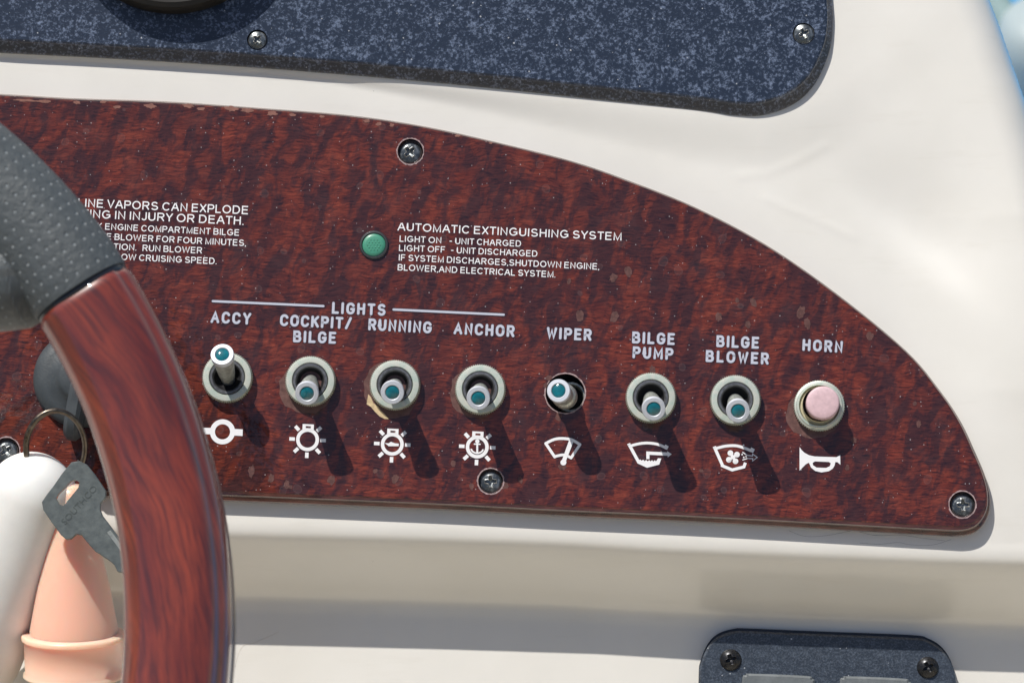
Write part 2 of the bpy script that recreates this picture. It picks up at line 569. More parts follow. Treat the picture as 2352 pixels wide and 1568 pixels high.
# ---------------------------------------------------------------- dashboard moulding (one gelcoat sheet)
def curve_y(pts, z):
    q = sorted(((U(x, y, z).x, -U(x, y, z).y) for x, y in pts))
    return np.array([a[0] for a in q]), np.array([a[1] for a in q])
PANEL_PIC = [(-1500, 205), (-900, 204), (-200, 208), (0, 216), (164, 225.6), (376, 233), (581, 247), (804, 265), (975, 290.5), (1146, 328),
             (1317, 371), (1450, 417), (1597, 476), (1758, 561), (1919, 672), (2080, 804), (2160, 898), (2208, 970), (2241, 1040),
             (2262, 1090), (2273, 1130), (2274, 1168), (2262, 1200), (2240, 1222), (2205, 1230.5), (2150, 1228.5), (1995, 1220), (1755, 1206.5),
             (1550, 1196), (1263, 1183), (1032, 1171), (801, 1161), (511, 1149.5), (200, 1139), (-200, 1127), (-900, 1108), (-1500, 1095)]
PT = 32.0                                            # plate thickness
_loc = [loc2(x, y, 22) for x, y in PANEL_PIC]
_pl = spline([(p.x, p.y) for p in _loc], 6, closed=True)
OUT = ccw([Vector((p.x, p.y)) for p in _pl])

def point_in(poly, X, Y):
    ins = np.zeros(X.shape, bool)
    n = len(poly)
    for i in range(n):
        x1, y1 = poly[i]; x2, y2 = poly[(i + 1) % n]
        if y1 == y2: continue
        c = ((y1 > Y) != (y2 > Y)) & (X < (x2 - x1) * (Y - y1) / (y2 - y1) + x1)
        ins ^= c
    return ins

def body():
    xs = np.concatenate([np.arange(-6020, -620, 60.0), np.arange(-620, 2860, 6.0)])
    ys = np.concatenate([np.arange(-2760, -760, 50.0), np.arange(-760, 1160, 8.0), np.arange(1160, 1480, 4.0), np.arange(1480, 2080, 8.0), np.arange(2080, 4400, 60.0)])
    X, Y = np.meshgrid(xs, ys)                       # Y downwards
    # ledge below the wooden plate
    ex, ey = curve_y([(-600, 1208), (511, 1231), (900, 1240), (1263, 1251), (1550, 1268), (2131, 1290), (2352, 1296), (2800, 1310)], 0)
    E = np.interp(X, ex, ey)
    s = Y - E
    t = np.arange(-200, 1400, 1.0)
    prof = np.interp(t, [-200, -28, -6, 8, 30, 112, 128, 160, 700, 1400], [0, 0, -4, -15, -42, -160, -174, -181, -196, -210])
    k = np.exp(-0.5 * (np.arange(-24, 25) / 7.0) ** 2); k /= k.sum()
    prof = np.convolve(np.pad(prof, 24, mode='edge'), k, mode='valid')
    Z = np.interp(s, t, prof)
    # downward-facing wedge under the instrument bezel
    bx, by = curve_y([(-600, 98), (0, 120), (410, 142), (804, 173), (1146, 205), (1608, 253), (1755, 263), (1850, 240), (1920, 200), (2100, 60), (2300, -200)], 0)
    d = Y - np.interp(X, bx, by)
    W = np.interp(X, [0, 750, 1100, 1600, 1800, 2300], [14, 20, 60, 130, 150, 200])
    A = np.interp(X, [0, 750, 1100, 1600, 1750, 2000, 2300], [9, 9, 11, 14, 12, 4, 0])
    u = np.clip(1 - d / W, 0, 1)
    Z += A * (u * u * (3 - 2 * u))
    # the raised right shoulder, then the roll-off to the side
    rx = [(1900, -2700), (2060, -1200), (2120, -600), (2170, -300), (2225, -100), (2262, 0), (2295, 85), (2322, 171), (2352, 253), (2398, 420), (2440, 620), (2470, 850), (2490, 1100), (2505, 1400), (2520, 2100), (2560, 4400)]
    Rl = sorted((-U(x, y, -150).y, U(x, y, -150).x) for x, y in rx)
    R = np.interp(Y, [a[0] for a in Rl], [a[1] for a in Rl])
    kr = np.exp(-0.5 * (np.arange(-12, 13) / 5.0) ** 2); kr /= kr.sum()
    Rc = R[:, 0].copy(); k0 = int(np.searchsorted(ys, -740)); Rc[k0:] = np.convolve(np.pad(R[k0:, 0], 12, mode='edge'), kr, mode='valid')
    R = np.repeat(Rc[:, None], X.shape[1], 1)
    dd = R - X
    v = np.clip((430 - dd) / 330, 0, 1)
    wy = np.interp(Y, [-300, 150, 500, 900, 1150, 1250], [0.35, 0.6, 1.0, 0.8, 0.25, 0.0])
    Z += 40 * wy * (v * v * (3 - 2 * v))
    # diagonal cove that catches the sun, upper right of the plate
    cx = (X - 2100) * math.cos(math.radians(42)) + (Y - 570) * math.sin(math.radians(42))
    cn = (X - 2100) * -math.sin(math.radians(42)) + (Y - 570) * math.cos(math.radians(42))
    amp = np.exp(-(cx / 190) ** 2)
    Z -= 26 * amp * (0.5 - 0.5 * np.tanh(cn / 40)) * np.exp(-(np.clip(-cn, 0, 900) / 270) ** 2)
    w = np.clip((105 - dd) / 105, 0, 1.0)
    Z -= 130 * (1 - np.sqrt(np.clip(1 - (w * 0.985) ** 2, 0, 1)))
    Z -= np.clip(-dd, 0, 60) * 22.0
    # two faint moulding creases
    def crease(pts, h, sg):
        q = [U(x, y, 0) for x, y in pts]
        best = np.full(X.shape, 1e9)
        for a, b in zip(q[:-1], q[1:]):
            ax, ay, bx_, by_ = a.x, -a.y, b.x, -b.y
            L2 = (bx_ - ax) ** 2 + (by_ - ay) ** 2
            tt = np.clip(((X - ax) * (bx_ - ax) + (Y - ay) * (by_ - ay)) / L2, 0, 1)
            best = np.minimum(best, np.hypot(X - ax - tt * (bx_ - ax), Y - ay - tt * (by_ - ay)))
        return h * np.exp(-(best / sg) ** 2)
    Z += crease([(1700, 402), (1760, 400), (1830, 372), (1895, 335)], 0.8, 11)
    Z += crease([(1760, 457), (1830, 487), (1900, 515), (1960, 545)], 0.8, 9)
    # pocket behind the wooden plate
    ins = inset(OUT, 45)
    m = point_in([(p.x, -p.y) for p in ins], X, Y)
    Z = np.where(m, -70.0, Z)
    keep = (dd > -66)
    V = np.stack([(X - 1176) * S, (784 - Y) * S, Z * S], -1).reshape(-1, 3)
    ny, nx = X.shape
    idx = np.arange(nx * ny).reshape(ny, nx)
    a, b_, c_, d_ = idx[:-1, :-1], idx[1:, :-1], idx[1:, 1:], idx[:-1, 1:]
    Fq = np.stack([a, b_, c_, d_], -1).reshape(-1, 4)
    kf = keep.ravel()
    Fq = Fq[kf[Fq].all(1)]
    used = np.unique(Fq); rem = np.full(nx * ny, -1); rem[used] = np.arange(len(used)); Fq = rem[Fq]; V = V[used]
    me = bpy.data.meshes.new('dashboard')
    me.vertices.add(len(V)); me.vertices.foreach_set('co', V.astype(np.float32).ravel())
    me.loops.add(Fq.size); me.loops.foreach_set('vertex_index', Fq.astype(np.int32).ravel())
    me.polygons.add(len(Fq)); me.polygons.foreach_set('loop_start', np.arange(0, Fq.size, 4, dtype=np.int32))
    me.update(calc_edges=True)
    me.polygons.foreach_set('use_smooth', np.ones(len(Fq), bool))
    me.materials.append(GEL)
    o = bpy.data.objects.new('dashboard', me)
    link(o, 'dashboard')
    tag(o, 'cream gelcoat dashboard moulding with a rounded ledge, carrying the wooden switch plate', 'dashboard')
    global BODY_F
    BODY_F = (xs, ys, Z)
    return o
BODY = body()
def body_z(px, py, z0=0):
    xs, ys, Z = BODY_F
    z = z0
    for _ in range(4):
        u = U(px, py, z)
        i = int(np.clip(np.searchsorted(ys, -u.y), 1, len(ys) - 1)); j = int(np.clip(np.searchsorted(xs, u.x), 1, len(xs) - 1))
        z = float(Z[i, j])
    return z

# ---------------------------------------------------------------- wooden switch plate
PSCREWS = [(942.5, 348, 30), (1127, 1104.5, 29), (2210.5, 1158, 30), (14, 1035, 31)]
TOG = [(522.2, 866.4, 509.6, 810.7), (712.9, 874.9, 704.4, 904.7), (907, 883.8, 900.9, 901.3), (1103.2, 894, 1098.4, 914.9),
       (1495, 913.2, 1501.8, 939.9), (1689.1, 918.7, 1695.6, 944.3)]
WIPER = (1298.1, 903, 1282.4, 896.5)
LAMP = (859, 563)
HORN = (1881.8, 931.3, 1890.4, 924.5)
def build_panel():
    t = thing('switch_plate', 'dark red burl wood plate with curved top, carrying switches and white lettering', 'switch plate', P(1176, 784, 0))
    wob = lambda nx, ny: 5.5 + 14 * max(0, -ny) ** 1.2 + 6 * max(0, nx) * max(0, min(1, 1 - 1.6 * ny))
    top = inset(OUT, wob)
    mid = inset(OUT, lambda nx, ny: wob(nx, ny) * 0.5)
    holes = []
    for x, y, r in PSCREWS:
        c = loc2(x, y, PT); holes.append((c, r))
    c = loc2(WIPER[0], WIPER[1], PT); holes.append((c, 45.5))
    for h in TOG:
        c = loc2(h[0], h[1], PT + 14); holes.append((c, 38))
    c = loc2(HORN[0], HORN[1], PT + 14); holes.append((c, 40))
    c = loc2(LAMP[0], LAMP[1], PT); holes.append((c, 33.5))
    hl = [circle(c.x, c.y, r, 56, cw=True) for c, r in holes]
    soft = inset(top, 2.2)
    V, Fc = fill([soft] + hl, PT)
    parts = [(V, Fc), band(top, PT - 1.1, soft, PT)]
    for lp in hl:
        parts.append(band(lp, PT, lp, 2))
    V, Fc = join(parts)
    face = mk('wood_face', M(V), Fc, WOOD, t, smooth=False)
    V, Fc = join([band(OUT, 0, OUT, 21), band(OUT, 21, inset(OUT, 2), 24.5), band(inset(OUT, 2), 24.5, mid, 27.2),
                  band(mid, 27.2, inset(OUT, lambda a, b: wob(a, b) * 0.62), 30.2), band(inset(OUT, lambda a, b: wob(a, b) * 0.62), 30.2, top, PT - 1.1)])
    mk('lacquered_edge', M(V), Fc, EDGE, t, smooth=True, sharp=20)
    refl0 = inset(OUT, lambda a, b: wob(a, b) * 0.60); refl1 = inset(OUT, lambda a, b: wob(a, b) * 0.60 + 1.5)
    V, Fc = band(refl0, 31.0, refl1, 31.6)
    mk('edge_reflection', M(V), Fc, EDGE_REFL, t, smooth=False)  # thin pale strip painting a reflection into the bevelled edge
    # chipped rims of the drilled holes
    random.seed(4)
    for (c, r) in holes[:5]:
        n = 56
        o_ = [Vector((c.x + (r + 1.0 + random.random() * 2.2) * math.cos(2 * math.pi * k / n), c.y + (r + 1.0 + random.random() * 2.2) * math.sin(2 * math.pi * k / n))) for k in range(n)]
        i_ = circle(c.x, c.y, r - 0.6, n)
        V, Fc = band(o_, PT + 0.5, i_, PT + 0.5)
        mk('hole_rim', M(V), Fc, WORNRIM, t, smooth=False)
    return t, holes
WORNRIM = simple('pale_chipped_rim', (0.34, 0.25, 0.25), 0.4, var=0.4, vs=0.15)
PANEL, HOLES = build_panel()

# ---------------------------------------------------------------- lettering
ZP = PT + 0.6
def poly_faces(loops, z):
    return fill(loops, z)
def stroke(pts, w, z, caps=True, nc=6):
    """strip of constant width along pts (2D), mitred, with round caps"""
    pts = [Vector((p[0], p[1])) for p in pts]
    L, Rr = [], []
    n = len(pts)
    for i in range(n):
        if i == 0: t = (pts[1] - pts[0]).normalized(); sc = 1
        elif i == n - 1: t = (pts[-1] - pts[-2]).normalized(); sc = 1
        else:
            a = (pts[i] - pts[i - 1]).normalized(); b = (pts[i + 1] - pts[i]).normalized()
            t = (a + b)
            if t.length < 1e-3: t = b.copy()
            t.normalize()
            sc = min(1.6, 1 / max(0.3, abs(t.dot(b))))
        nn = Vector((-t.y, t.x)) * (w / 2 * sc)
        L.append(pts[i] + nn); Rr.append(pts[i] - nn)
    V, Fc = [], []
    for a, b in zip(L, Rr):
        V += [Vector((a.x, a.y, z)), Vector((b.x, b.y, z))]
    for i in range(n - 1):
        Fc.append((2 * i, 2 * i + 1, 2 * i + 3, 2 * i + 2))
    if caps:
        for end, (pa, t) in enumerate(((pts[0], (pts[0] - pts[1]).normalized()), (pts[-1], (pts[-1] - pts[-2]).normalized()))):
            a0 = math.atan2(t.y, t.x) - math.pi / 2
            base = len(V)
            ring = [Vector((pa.x + w / 2 * math.cos(a0 + math.pi * k / nc), pa.y + w / 2 * math.sin(a0 + math.pi * k / nc), z)) for k in range(nc + 1)]
            V += ring
            Fc.append(tuple(base + k for k in range(nc + 1)))
    return V, Fc
def arc(cx, cy, rx, ry, a0, a1, n=14):
    return [(cx + rx * math.cos(math.radians(a0 + (a1 - a0) * k / n)), cy + ry * math.sin(math.radians(a0 + (a1 - a0) * k / n))) for k in range(n + 1)]
# single-stroke engraving alphabet, height 1, (strokes, width)
G = {
 'A': ([[(0, 0), (.33, 1), (.66, 0)], [(.13, .34), (.53, .34)]], .66),
 'B': ([[(0, 0), (0, 1), (.34, 1)] + arc(.34, .76, .2, .24, 80, -80) + [(.05, .52)], [(.3, .52)] + arc(.36, .26, .24, .26, 80, -80) + [(0, 0)]], .6),
 'C': ([arc(.32, .66, .32, .34, 25, 180, 8) + arc(.32, .34, .32, .34, 180, 335, 8)], .62),
 'E': ([[(.5, 1), (0, 1), (0, 0), (.5, 0)], [(0, .52), (.42, .52)]], .5),
 'G': ([arc(.32, .66, .32, .34, 25, 180, 8) + arc(.32, .34, .32, .34, 180, 350, 8) + [(.64, .44), (.4, .44)]], .64),
 'H': ([[(0, 0), (0, 1)], [(.58, 0), (.58, 1)], [(0, .52), (.58, .52)]], .58),
 'I': ([[(0, 0), (0, 1)]], .02),
 'K': ([[(0, 0), (0, 1)], [(.56, 1), (.03, .42)], [(.2, .6), (.58, 0)]], .58),
 'L': ([[(0, 1), (0, 0), (.48, 0)]], .48),
 'M': ([[(0, 0), (0, 1), (.36, .25), (.72, 1), (.72, 0)]], .72),
 'N': ([[(0, 0), (0, 1), (.56, 0), (.56, 1)]], .56),
 'O': ([arc(.33, .64, .33, .36, 0, 180, 10) + arc(.33, .36, .33, .36, 180, 360, 10) + [(.66, .64)]], .66),
 'P': ([[(0, 0), (0, 1), (.34, 1)] + arc(.34, .73, .23, .27, 80, -80) + [(.03, .46)]], .57),
 'R': ([[(0, 0), (0, 1), (.34, 1)] + arc(.34, .73, .22, .27, 80, -80) + [(.03, .46)], [(.32, .44), (.56, 0)]], .57),
 'S': ([arc(.3, .75, .28, .25, 30, 250, 9) + arc(.3, .25, .29, .26, 75, -150, 9)], .58),
 'T': ([[(0, 1), (.56, 1)], [(.28, .98), (.28, 0)]], .56),
 'U': ([[(0, 1), (0, .32)] + arc(.29, .32, .29, .32, 180, 360, 10) + [(.58, 1)]], .58),
 'W': ([[(0, 1), (.2, 0), (.41, .8), (.62, 0), (.82, 1)]], .82),
 'Y': ([[(0, 1), (.3, .48), (.6, 1)], [(.3, .46), (.3, 0)]], .6),
 '/': ([[(0, -.02), (.42, 1.05)]], .42),
}
def engraved(text, x0, y0, x1, y1, cap=27.5, w=5.9):
    a = loc2(x0, y0, PT); b = loc2(x1, y1, PT)
    ex = (b - a); tot = ex.length; ex.normalize(); ey = Vector((-ex.y, ex.x))
    hc = cap - w
    widths = [G[c][1] * hc for c in text]
    gap = (tot - w - sum(widths)) / max(1, len(text) - 1)
    x = w / 2
    top, bot = [], []
    for i, c in enumerate(text):
        for k, st in enumerate(G[c][0]):
            pts = [a + ex * (x + px_ * hc) + ey * (w / 2 + py_ * hc) for px_, py_ in st]
            top.append(stroke(pts, w, ZP + 0.8 + 0.22 * k))
            bot.append(stroke(pts, w + 3.4, ZP - 0.2 + 0.18 * k))
        x += widths[i] + gap
    V, Fc = join(bot); g = mk('engraved_lettering', M(V), Fc, GROOVE, PANEL, smooth=False)
    V, Fc = join(top); mk('paint_fill', M(V), Fc, ENGR, g, smooth=False)
for a in [('LIGHTS', 762, 720.5, 885, 725.5), ('ACCY', 483.4, 741.5, 576, 746), ('COCKPIT/', 642.5, 748.5, 807, 756.5),
          ('BILGE', 673, 786, 771.5, 789.5), ('RUNNING', 845.5, 758.5, 991, 766), ('ANCHOR', 1041.5, 767.5, 1181.5, 774.5),
          ('WIPER', 1255, 778, 1358.5, 783), ('BILGE', 1451.5, 788.5, 1549.5, 792.5), ('PUMP', 1452.5, 822.5, 1546, 827),
          ('BILGE', 1645, 797, 1743, 801), ('BLOWER', 1620.5, 831, 1765.5, 837.5), ('HORN', 1842.5, 805.5, 1935, 810.5)]:
    engraved(*a)
for (x0, y0, x1, y1) in [(489, 691.7, 743, 703), (904, 710.9, 1157, 722.8)]:
    a = loc2(x0, y0, PT); b = loc2(x1, y1, PT)
    V, Fc = stroke([a, b], 9.0, ZP - 0.2)
    g = mk('engraved_rule', M(V), Fc, GROOVE, PANEL, smooth=False)
    V, Fc = stroke([a, b], 5.2, ZP + 0.8)
    mk('paint_fill', M(V), Fc, ENGR, g, smooth=False)

def text_mesh(s, bold=0.0):
    cu = bpy.data.curves.new('t', 'FONT')
    cu.body = s
    cu.size = 1
    cu.offset = bold
    cu.resolution_u = 4
    o = bpy.data.objects.new('t', cu)
    col.objects.link(o)
    bpy.context.view_layer.update()
    dg = bpy.context.evaluated_depsgraph_get()
    me = bpy.data.meshes.new_from_object(o.evaluated_get(dg))
    V = [v.co.copy() for v in me.vertices]
    Fc = [tuple(p.vertices) for p in me.polygons]
    bpy.data.objects.remove(o)
    bpy.data.meshes.remove(me)
    xs = [v.x for v in V]
    return V, Fc, min(xs), max(xs)
# plain grotesque capitals drawn as butt-ended strokes, height 1
def _o(w): return arc(w / 2, .5, w / 2, .5, 90, 450, 24)
H = {
 'A': ([[(0, -.07), (.37, 1.03)], [(.43, 1.03), (.80, -.07)], [(.13, .34), (.67, .34)]], .80, .07),
 'B': ([[(0, -.07), (0, 1), (.36, 1)] + arc(.38, .76, .22, .24, 80, -80) + [(.0, .52)], [(.36, .52)] + arc(.40, .26, .25, .26, 80, -90) + [(0, 0)]], .65, 0),
 'C': ([arc(.39, .5, .39, .5, 38, 322, 20)], .74, 0.02),
 'D': ([[(0, -.07), (0, 1), (.30, 1)] + arc(.32, .5, .38, .5, 85, -85, 14) + [(0, 0)]], .70, 0),
 'E': ([[(.62, 1), (0, 1), (0, 0), (.64, 0)], [(0, .53), (.58, .53)]], .60, 0),
 'F': ([[(.58, 1), (0, 1), (0, -.07)], [(0, .5), (.5, .5)]], .55, .02),
 'G': ([arc(.41, .5, .41, .5, 40, 325, 20) + [(.79, .2), (.79, .46), (.42, .46)]], .80, 0),
 'H': ([[(0, -.07), (0, 1.07)], [(.64, -.07), (.64, 1.07)], [(0, .53), (.64, .53)]], .64, 0),
 'I': ([[(0, -.07), (0, 1.07)]], .0, 0),
 'J': ([[(.42, 1.07), (.42, .26)] + arc(.21, .24, .21, .24, 0, -170, 10)], .42, .02),
 'K': ([[(0, -.07), (0, 1.07)], [(.60, 1.05), (.02, .38)], [(.22, .58), (.65, -.05)]], .62, .03),
 'L': ([[(0, 1.07), (0, 0), (.54, 0)]], .50, .03),
 'M': ([[(0, -.07), (0, 1), (.38, 0), (.76, 1), (.76, -.07)]], .76, 0),
 'N': ([[(0, -.07), (0, 1), (.64, 0), (.64, 1.07)]], .64, 0),
 'O': ([_o(.84)], .84, .02),
 'P': ([[(0, -.07), (0, 1), (.36, 1)] + arc(.38, .73, .24, .27, 80, -80) + [(.0, .46)]], .61, .03),
 'R': ([[(0, -.07), (0, 1), (.38, 1)] + arc(.40, .74, .24, .26, 80, -80) + [(.0, .48)], [(.36, .48), (.67, -.05)]], .66, 0),
 'S': ([arc(.32, .75, .29, .25, 20, 250, 12) + arc(.33, .25, .33, .25, 75, -160, 12)], .66, .01),
 'T': ([[(-.04, 1), (.68, 1)], [(.32, 1), (.32, -.07)]], .64, .07),
 'U': ([[(0, 1.07), (0, .30)] + arc(.32, .30, .32, .30, 180, 360, 14) + [(.64, 1.07)]], .64, 0),
 'V': ([[(0, 1.07), (.36, 0), (.72, 1.07)]], .72, .08),
 'W': ([[(0, 1.07), (.27, 0), (.55, 1.0), (.83, 0), (1.1, 1.07)]], 1.1, .05),
 'X': ([[(0, -.05), (.66, 1.05)], [(0, 1.05), (.66, -.05)]], .66, .06),
 'Y': ([[(0, 1.05), (.35, .44), (.70, 1.05)], [(.35, .46), (.35, -.07)]], .70, .09),
 '.': ([[(0, -.07), (0, .06)]], .0, .03), ',': ([[(0.02, .06), (0.0, -.05), (-.05, -.18)]], .0, .03),
 '-': ([[(-.05, .42), (.34, .42)]], .30, .0),
}
def line_adv(t):
    x = 0; pos = []
    for c in t:
        if c == ' ': x += .30; pos.append(x); continue
        g = H[c]; x -= g[2]; pos.append(x); x += g[1] - g[2] + .345
    return pos, x - .345
def printed(full, vis, x0, y0, x1, y1, cap):
    w = cap * 0.148; hc = cap - w
    a = loc2(x0, y0, PT); b = loc2(x1, y1, PT)
    ex = (b - a); tot = ex.length - w; ex.normalize(); ey = Vector((-ex.y, ex.x))
    _, av = line_adv(vis); pos, af = line_adv(full)
    sx = tot / av
    parts = []
    for c, x in zip(full, pos):
        if c == ' ': continue
        for k, st in enumerate(H[c][0]):
            pts = [b + ex * ((x + p[0] - af) * sx - w / 2) + ey * (w / 2 + p[1] * hc) for p in st]
            parts.append(stroke(pts, w, ZP + 0.22 * k, caps=False))
    return join(parts)
def block(name, lines, label):
    parts = [printed(*ln) for ln in lines]
    V, Fc = join(parts)
    o = mk(name, M(V), Fc, PRINT, PANEL, smooth=False)
    o['label'] = label
block('printed_warning', [
    ('GASOLINE VAPORS CAN EXPLODE', 'LINE VAPORS CAN EXPLODE', 179.4, 475, 570, 492.7, 19.6),
    ('RESULTING IN INJURY OR DEATH.', 'ING IN INJURY OR DEATH.', 206.3, 500.8, 558.6, 517, 19.6),
    ('CHECK ENGINE COMPARTMENT BILGE', 'ENGINE COMPARTMENT BILGE', 241.2, 527.6, 549.3, 541.8, 14.9),
    ('OPERATE BLOWER FOR FOUR MINUTES,', 'BLOWER FOR FOUR MINUTES,', 262.9, 551.3, 564.4, 565.5, 14.9),
    ('OPERATION.', 'TION.', 261.2, 573.6, 312.5, 575.7, 14.9),
    ('RUN BLOWER', 'RUN BLOWER', 327.1, 576.7, 463.9, 582.6, 14.9),
    ('BELOW CRUISING SPEED.', 'OW CRUISING SPEED.', 278.3, 597.2, 496.8, 607, 14.9)], 'white printed warning about gasoline vapors')
block('printed_instructions', [
    ('AUTOMATIC EXTINGUISHING SYSTEM', 'AUTOMATIC EXTINGUISHING SYSTEM', 913.8, 529.7, 1427.3, 552.8, 18.8),
    ('LIGHT ON', 'LIGHT ON', 918, 555.3, 1013.4, 559.3, 14.6),
    ('- UNIT CHARGED', '- UNIT CHARGED', 1031.8, 560.2, 1196.5, 566.8, 14.6),
    ('LIGHT OFF', 'LIGHT OFF', 916.7, 576.5, 1022.1, 580.6, 14.6),
    ('- UNIT DISCHARGED', '- UNIT DISCHARGED', 1035.3, 581.3, 1234, 590, 14.6),
    ('IF SYSTEM DISCHARGES,SHUTDOWN ENGINE,', 'IF SYSTEM DISCHARGES,SHUTDOWN ENGINE,', 915.8, 598.5, 1375.7, 619.6, 14.8),
    ('BLOWER,AND ELECTRICAL SYSTEM.', 'BLOWER,AND ELECTRICAL SYSTEM.', 913.2, 621, 1275, 637.5, 14.8)], 'white printed note on the automatic extinguishing system')

# ---------------------------------------------------------------- printed symbols
def sym(name, parts, label):
    V, Fc = join(parts)
    o = mk('printed_symbol', M(V), Fc, PRINT, PANEL, smooth=False)
    o['label'] = label
def pic(pts, z=PT):
    return [loc2(x, y, z) for x, y in pts]
def ring2(cx, cy, ro, ri, z, n=48):
    c = loc2(cx, cy, PT)
    return band(circle(c.x, c.y, ro, n), z, circle(c.x, c.y, ri, n), z)
def zk(i): return ZP + 0.22 * i
A3 = math.radians(-2.8)
def rot_pts(cx, cy, pts):
    return [(cx + x * math.cos(-A3) - y * math.sin(-A3), cy + x * math.sin(-A3) + y * math.cos(-A3)) for x, y in pts]
# accessory
sym('a', [ring2(511.1, 991.2, 28.7, 17.4, zk(0)),
          poly_faces([ccw(pic([(465.8, 982), (486, 982.3), (485, 996.8), (465.4, 996.8)]))], zk(1)),
          poly_faces([ccw(pic([(537, 984.5), (557.6, 985.7), (557.2, 1000.8), (537, 999.8)]))], zk(1))], 'white ring with a bar either side')
def bulb(cx, cy, extra, label):
    p = [ring2(cx, cy, 26.2, 18.2, zk(0))]
    box = rot_pts(cx, cy, [(-13, -35.5), (13, -35.5), (13, -22.5), (-13, -22.5)])
    slot = rot_pts(cx, cy, [(-5.6, -31), (6, -31), (6, -26.4), (-5.6, -26.4)])
    p.append(poly_faces([ccw(pic(box)), ccw(pic(slot))[::-1]], zk(1)))
    for ang in (180, 0, 90, 45, 135, -45, -135):
        a = math.radians(ang)
        q = []
        for u, v in ((-6.4, -4), (6.4, -4), (6.4, 4), (-6.4, 4)):
            rr = 35.6 + u
            q.append((rr * math.cos(a) - v * math.sin(a), rr * math.sin(a) + v * math.cos(a)))
        p.append(poly_faces([ccw(pic(rot_pts(cx, cy, q)))], zk(0)))
    sym('b', p + extra, label)
bulb(706.5, 1009.3, [], 'white lamp symbol with seven rays')
bulb(901, 1019.7, [poly_faces([ccw(pic([(849.8 + x * .2246, 947.4 + y * .2246) for x, y in
     [(150, 310), (190, 312), (215, 297), (255, 312), (296, 316), (293, 342), (190, 342), (175, 328)]]))], zk(0))], 'white lamp symbol with a boat inside')
def z2(pts): return pic([(849.8 + x * .2246, 947.4 + y * .2246) for x, y in pts])
def z3(pts): return pic([(1406.8 + x * .24413, 976.1 + y * .24413) for x, y in pts])
bulb(1096.2, 1026, [ring2(849.8 + 1098 * .2246, 947.4 + 292 * .2246, 4.9, 0.3, zk(0), 20), stroke(z2([(1068, 320), (1126, 322)]), 3.2, zk(1)),
     stroke(z2([(1097, 312), (1097, 408)]), 4.4, zk(2)), stroke(z2(spline([(1035, 375), (1055, 400), (1097, 415), (1140, 400), (1155, 380)], 4)), 3.6, zk(3))],
     'white lamp symbol with an anchor inside')
fan = spline([(1797, 314), (1880, 274), (1960, 263), (2060, 276), (2148, 325)], 5)
sym('w', [stroke(z2([tuple(p) for p in fan]), 6.4, zk(0), caps=False), stroke(z2([(2148, 325), (2057, 460)]), 6.2, zk(1)), stroke(z2([(1797, 314), (1890, 452)]), 6.4, zk(1)),
          stroke(z2([tuple(p) for p in spline([(1890, 448), (1960, 432), (2005, 436), (2057, 462)], 4)]), 6.2, zk(2)),
          poly_faces([ccw(z2([(2035, 285), (2080, 298), (2002, 500), (1962, 490)]))], zk(3)),
          ring2(849.8 + 1978 * .2246, 947.4 + 508 * .2246, 6.8, 0.3, zk(4), 24)], 'white windscreen wiper symbol')
def t3(p): return [tuple(q) for q in spline(p, 5)]
sym('p', [stroke(z3([(158, 185), (247, 348)]), 7.0, zk(0), caps=False), stroke(z3(t3([(165, 196), (240, 176), (320, 167), (400, 174), (455, 190), (505, 215)])), 6.2, zk(1)),
          stroke(z3([(140, 184), (168, 172)]), 3, zk(2), caps=False), stroke(z3([(492, 190), (514, 204), (503, 226)]), 5.5, zk(2), caps=False),
          stroke(z3([(333, 318), (333, 262), (524, 271)]), 7.4, zk(0), caps=False), poly_faces([ccw(z3([(515, 244), (557, 272), (520, 302)]))], zk(1)),
          poly_faces([ccw(z3([(243, 330), (262, 322), (272, 334), (290, 324), (302, 338), (318, 326), (330, 340), (346, 328), (358, 340), (372, 328), (384, 342), (398, 328), (408, 340), (418, 328),
                              (428, 310), (460, 312), (440, 370), (325, 400), (232, 357)]))], zk(3))], 'white bilge pump symbol with an arrow')
fanb = []
for i, (dx, dy) in enumerate([(-24, -38), (38, -24), (24, 38), (-38, 24)]):
    c = z3([(1133 + dx, 300 + dy)])[0]
    fanb.append(poly_faces([circle(c.x, c.y, 6.5, 20)], zk(i % 2)))
    fanb.append(stroke(z3([(1133, 300), (1133 + dx, 300 + dy)]), 6.5, zk(2 + i)))
dots = [ring2(1406.8 + x * .24413, 976.1 + y * .24413, 1.9, 0.2, zk(0), 10) for x, y in [(1220, 275), (1235, 302), (1258, 294), (1233, 188)]]
sym('f', [stroke(z3([(962, 212), (1036, 380)]), 7.0, zk(0), caps=False), stroke(z3(t3([(975, 218), (1060, 197), (1150, 192), (1220, 207), (1305, 240)])), 6.4, zk(1)),
          stroke(z3([(945, 212), (975, 200)]), 3, zk(2), caps=False), stroke(z3([(1300, 218), (1324, 232), (1312, 256)]), 5.5, zk(2), caps=False),
          stroke(z3([(1022, 376), (1126, 420), (1236, 392), (1250, 352)]), 6.8, zk(3), caps=False),
          stroke(z3([(1225, 255), (1270, 284), (1318, 289), (1318, 270), (1362, 302), (1318, 336), (1320, 314), (1270, 312), (1225, 326)]), 2.2, zk(1))] + fanb + dots,
    'white bilge blower symbol with a fan')
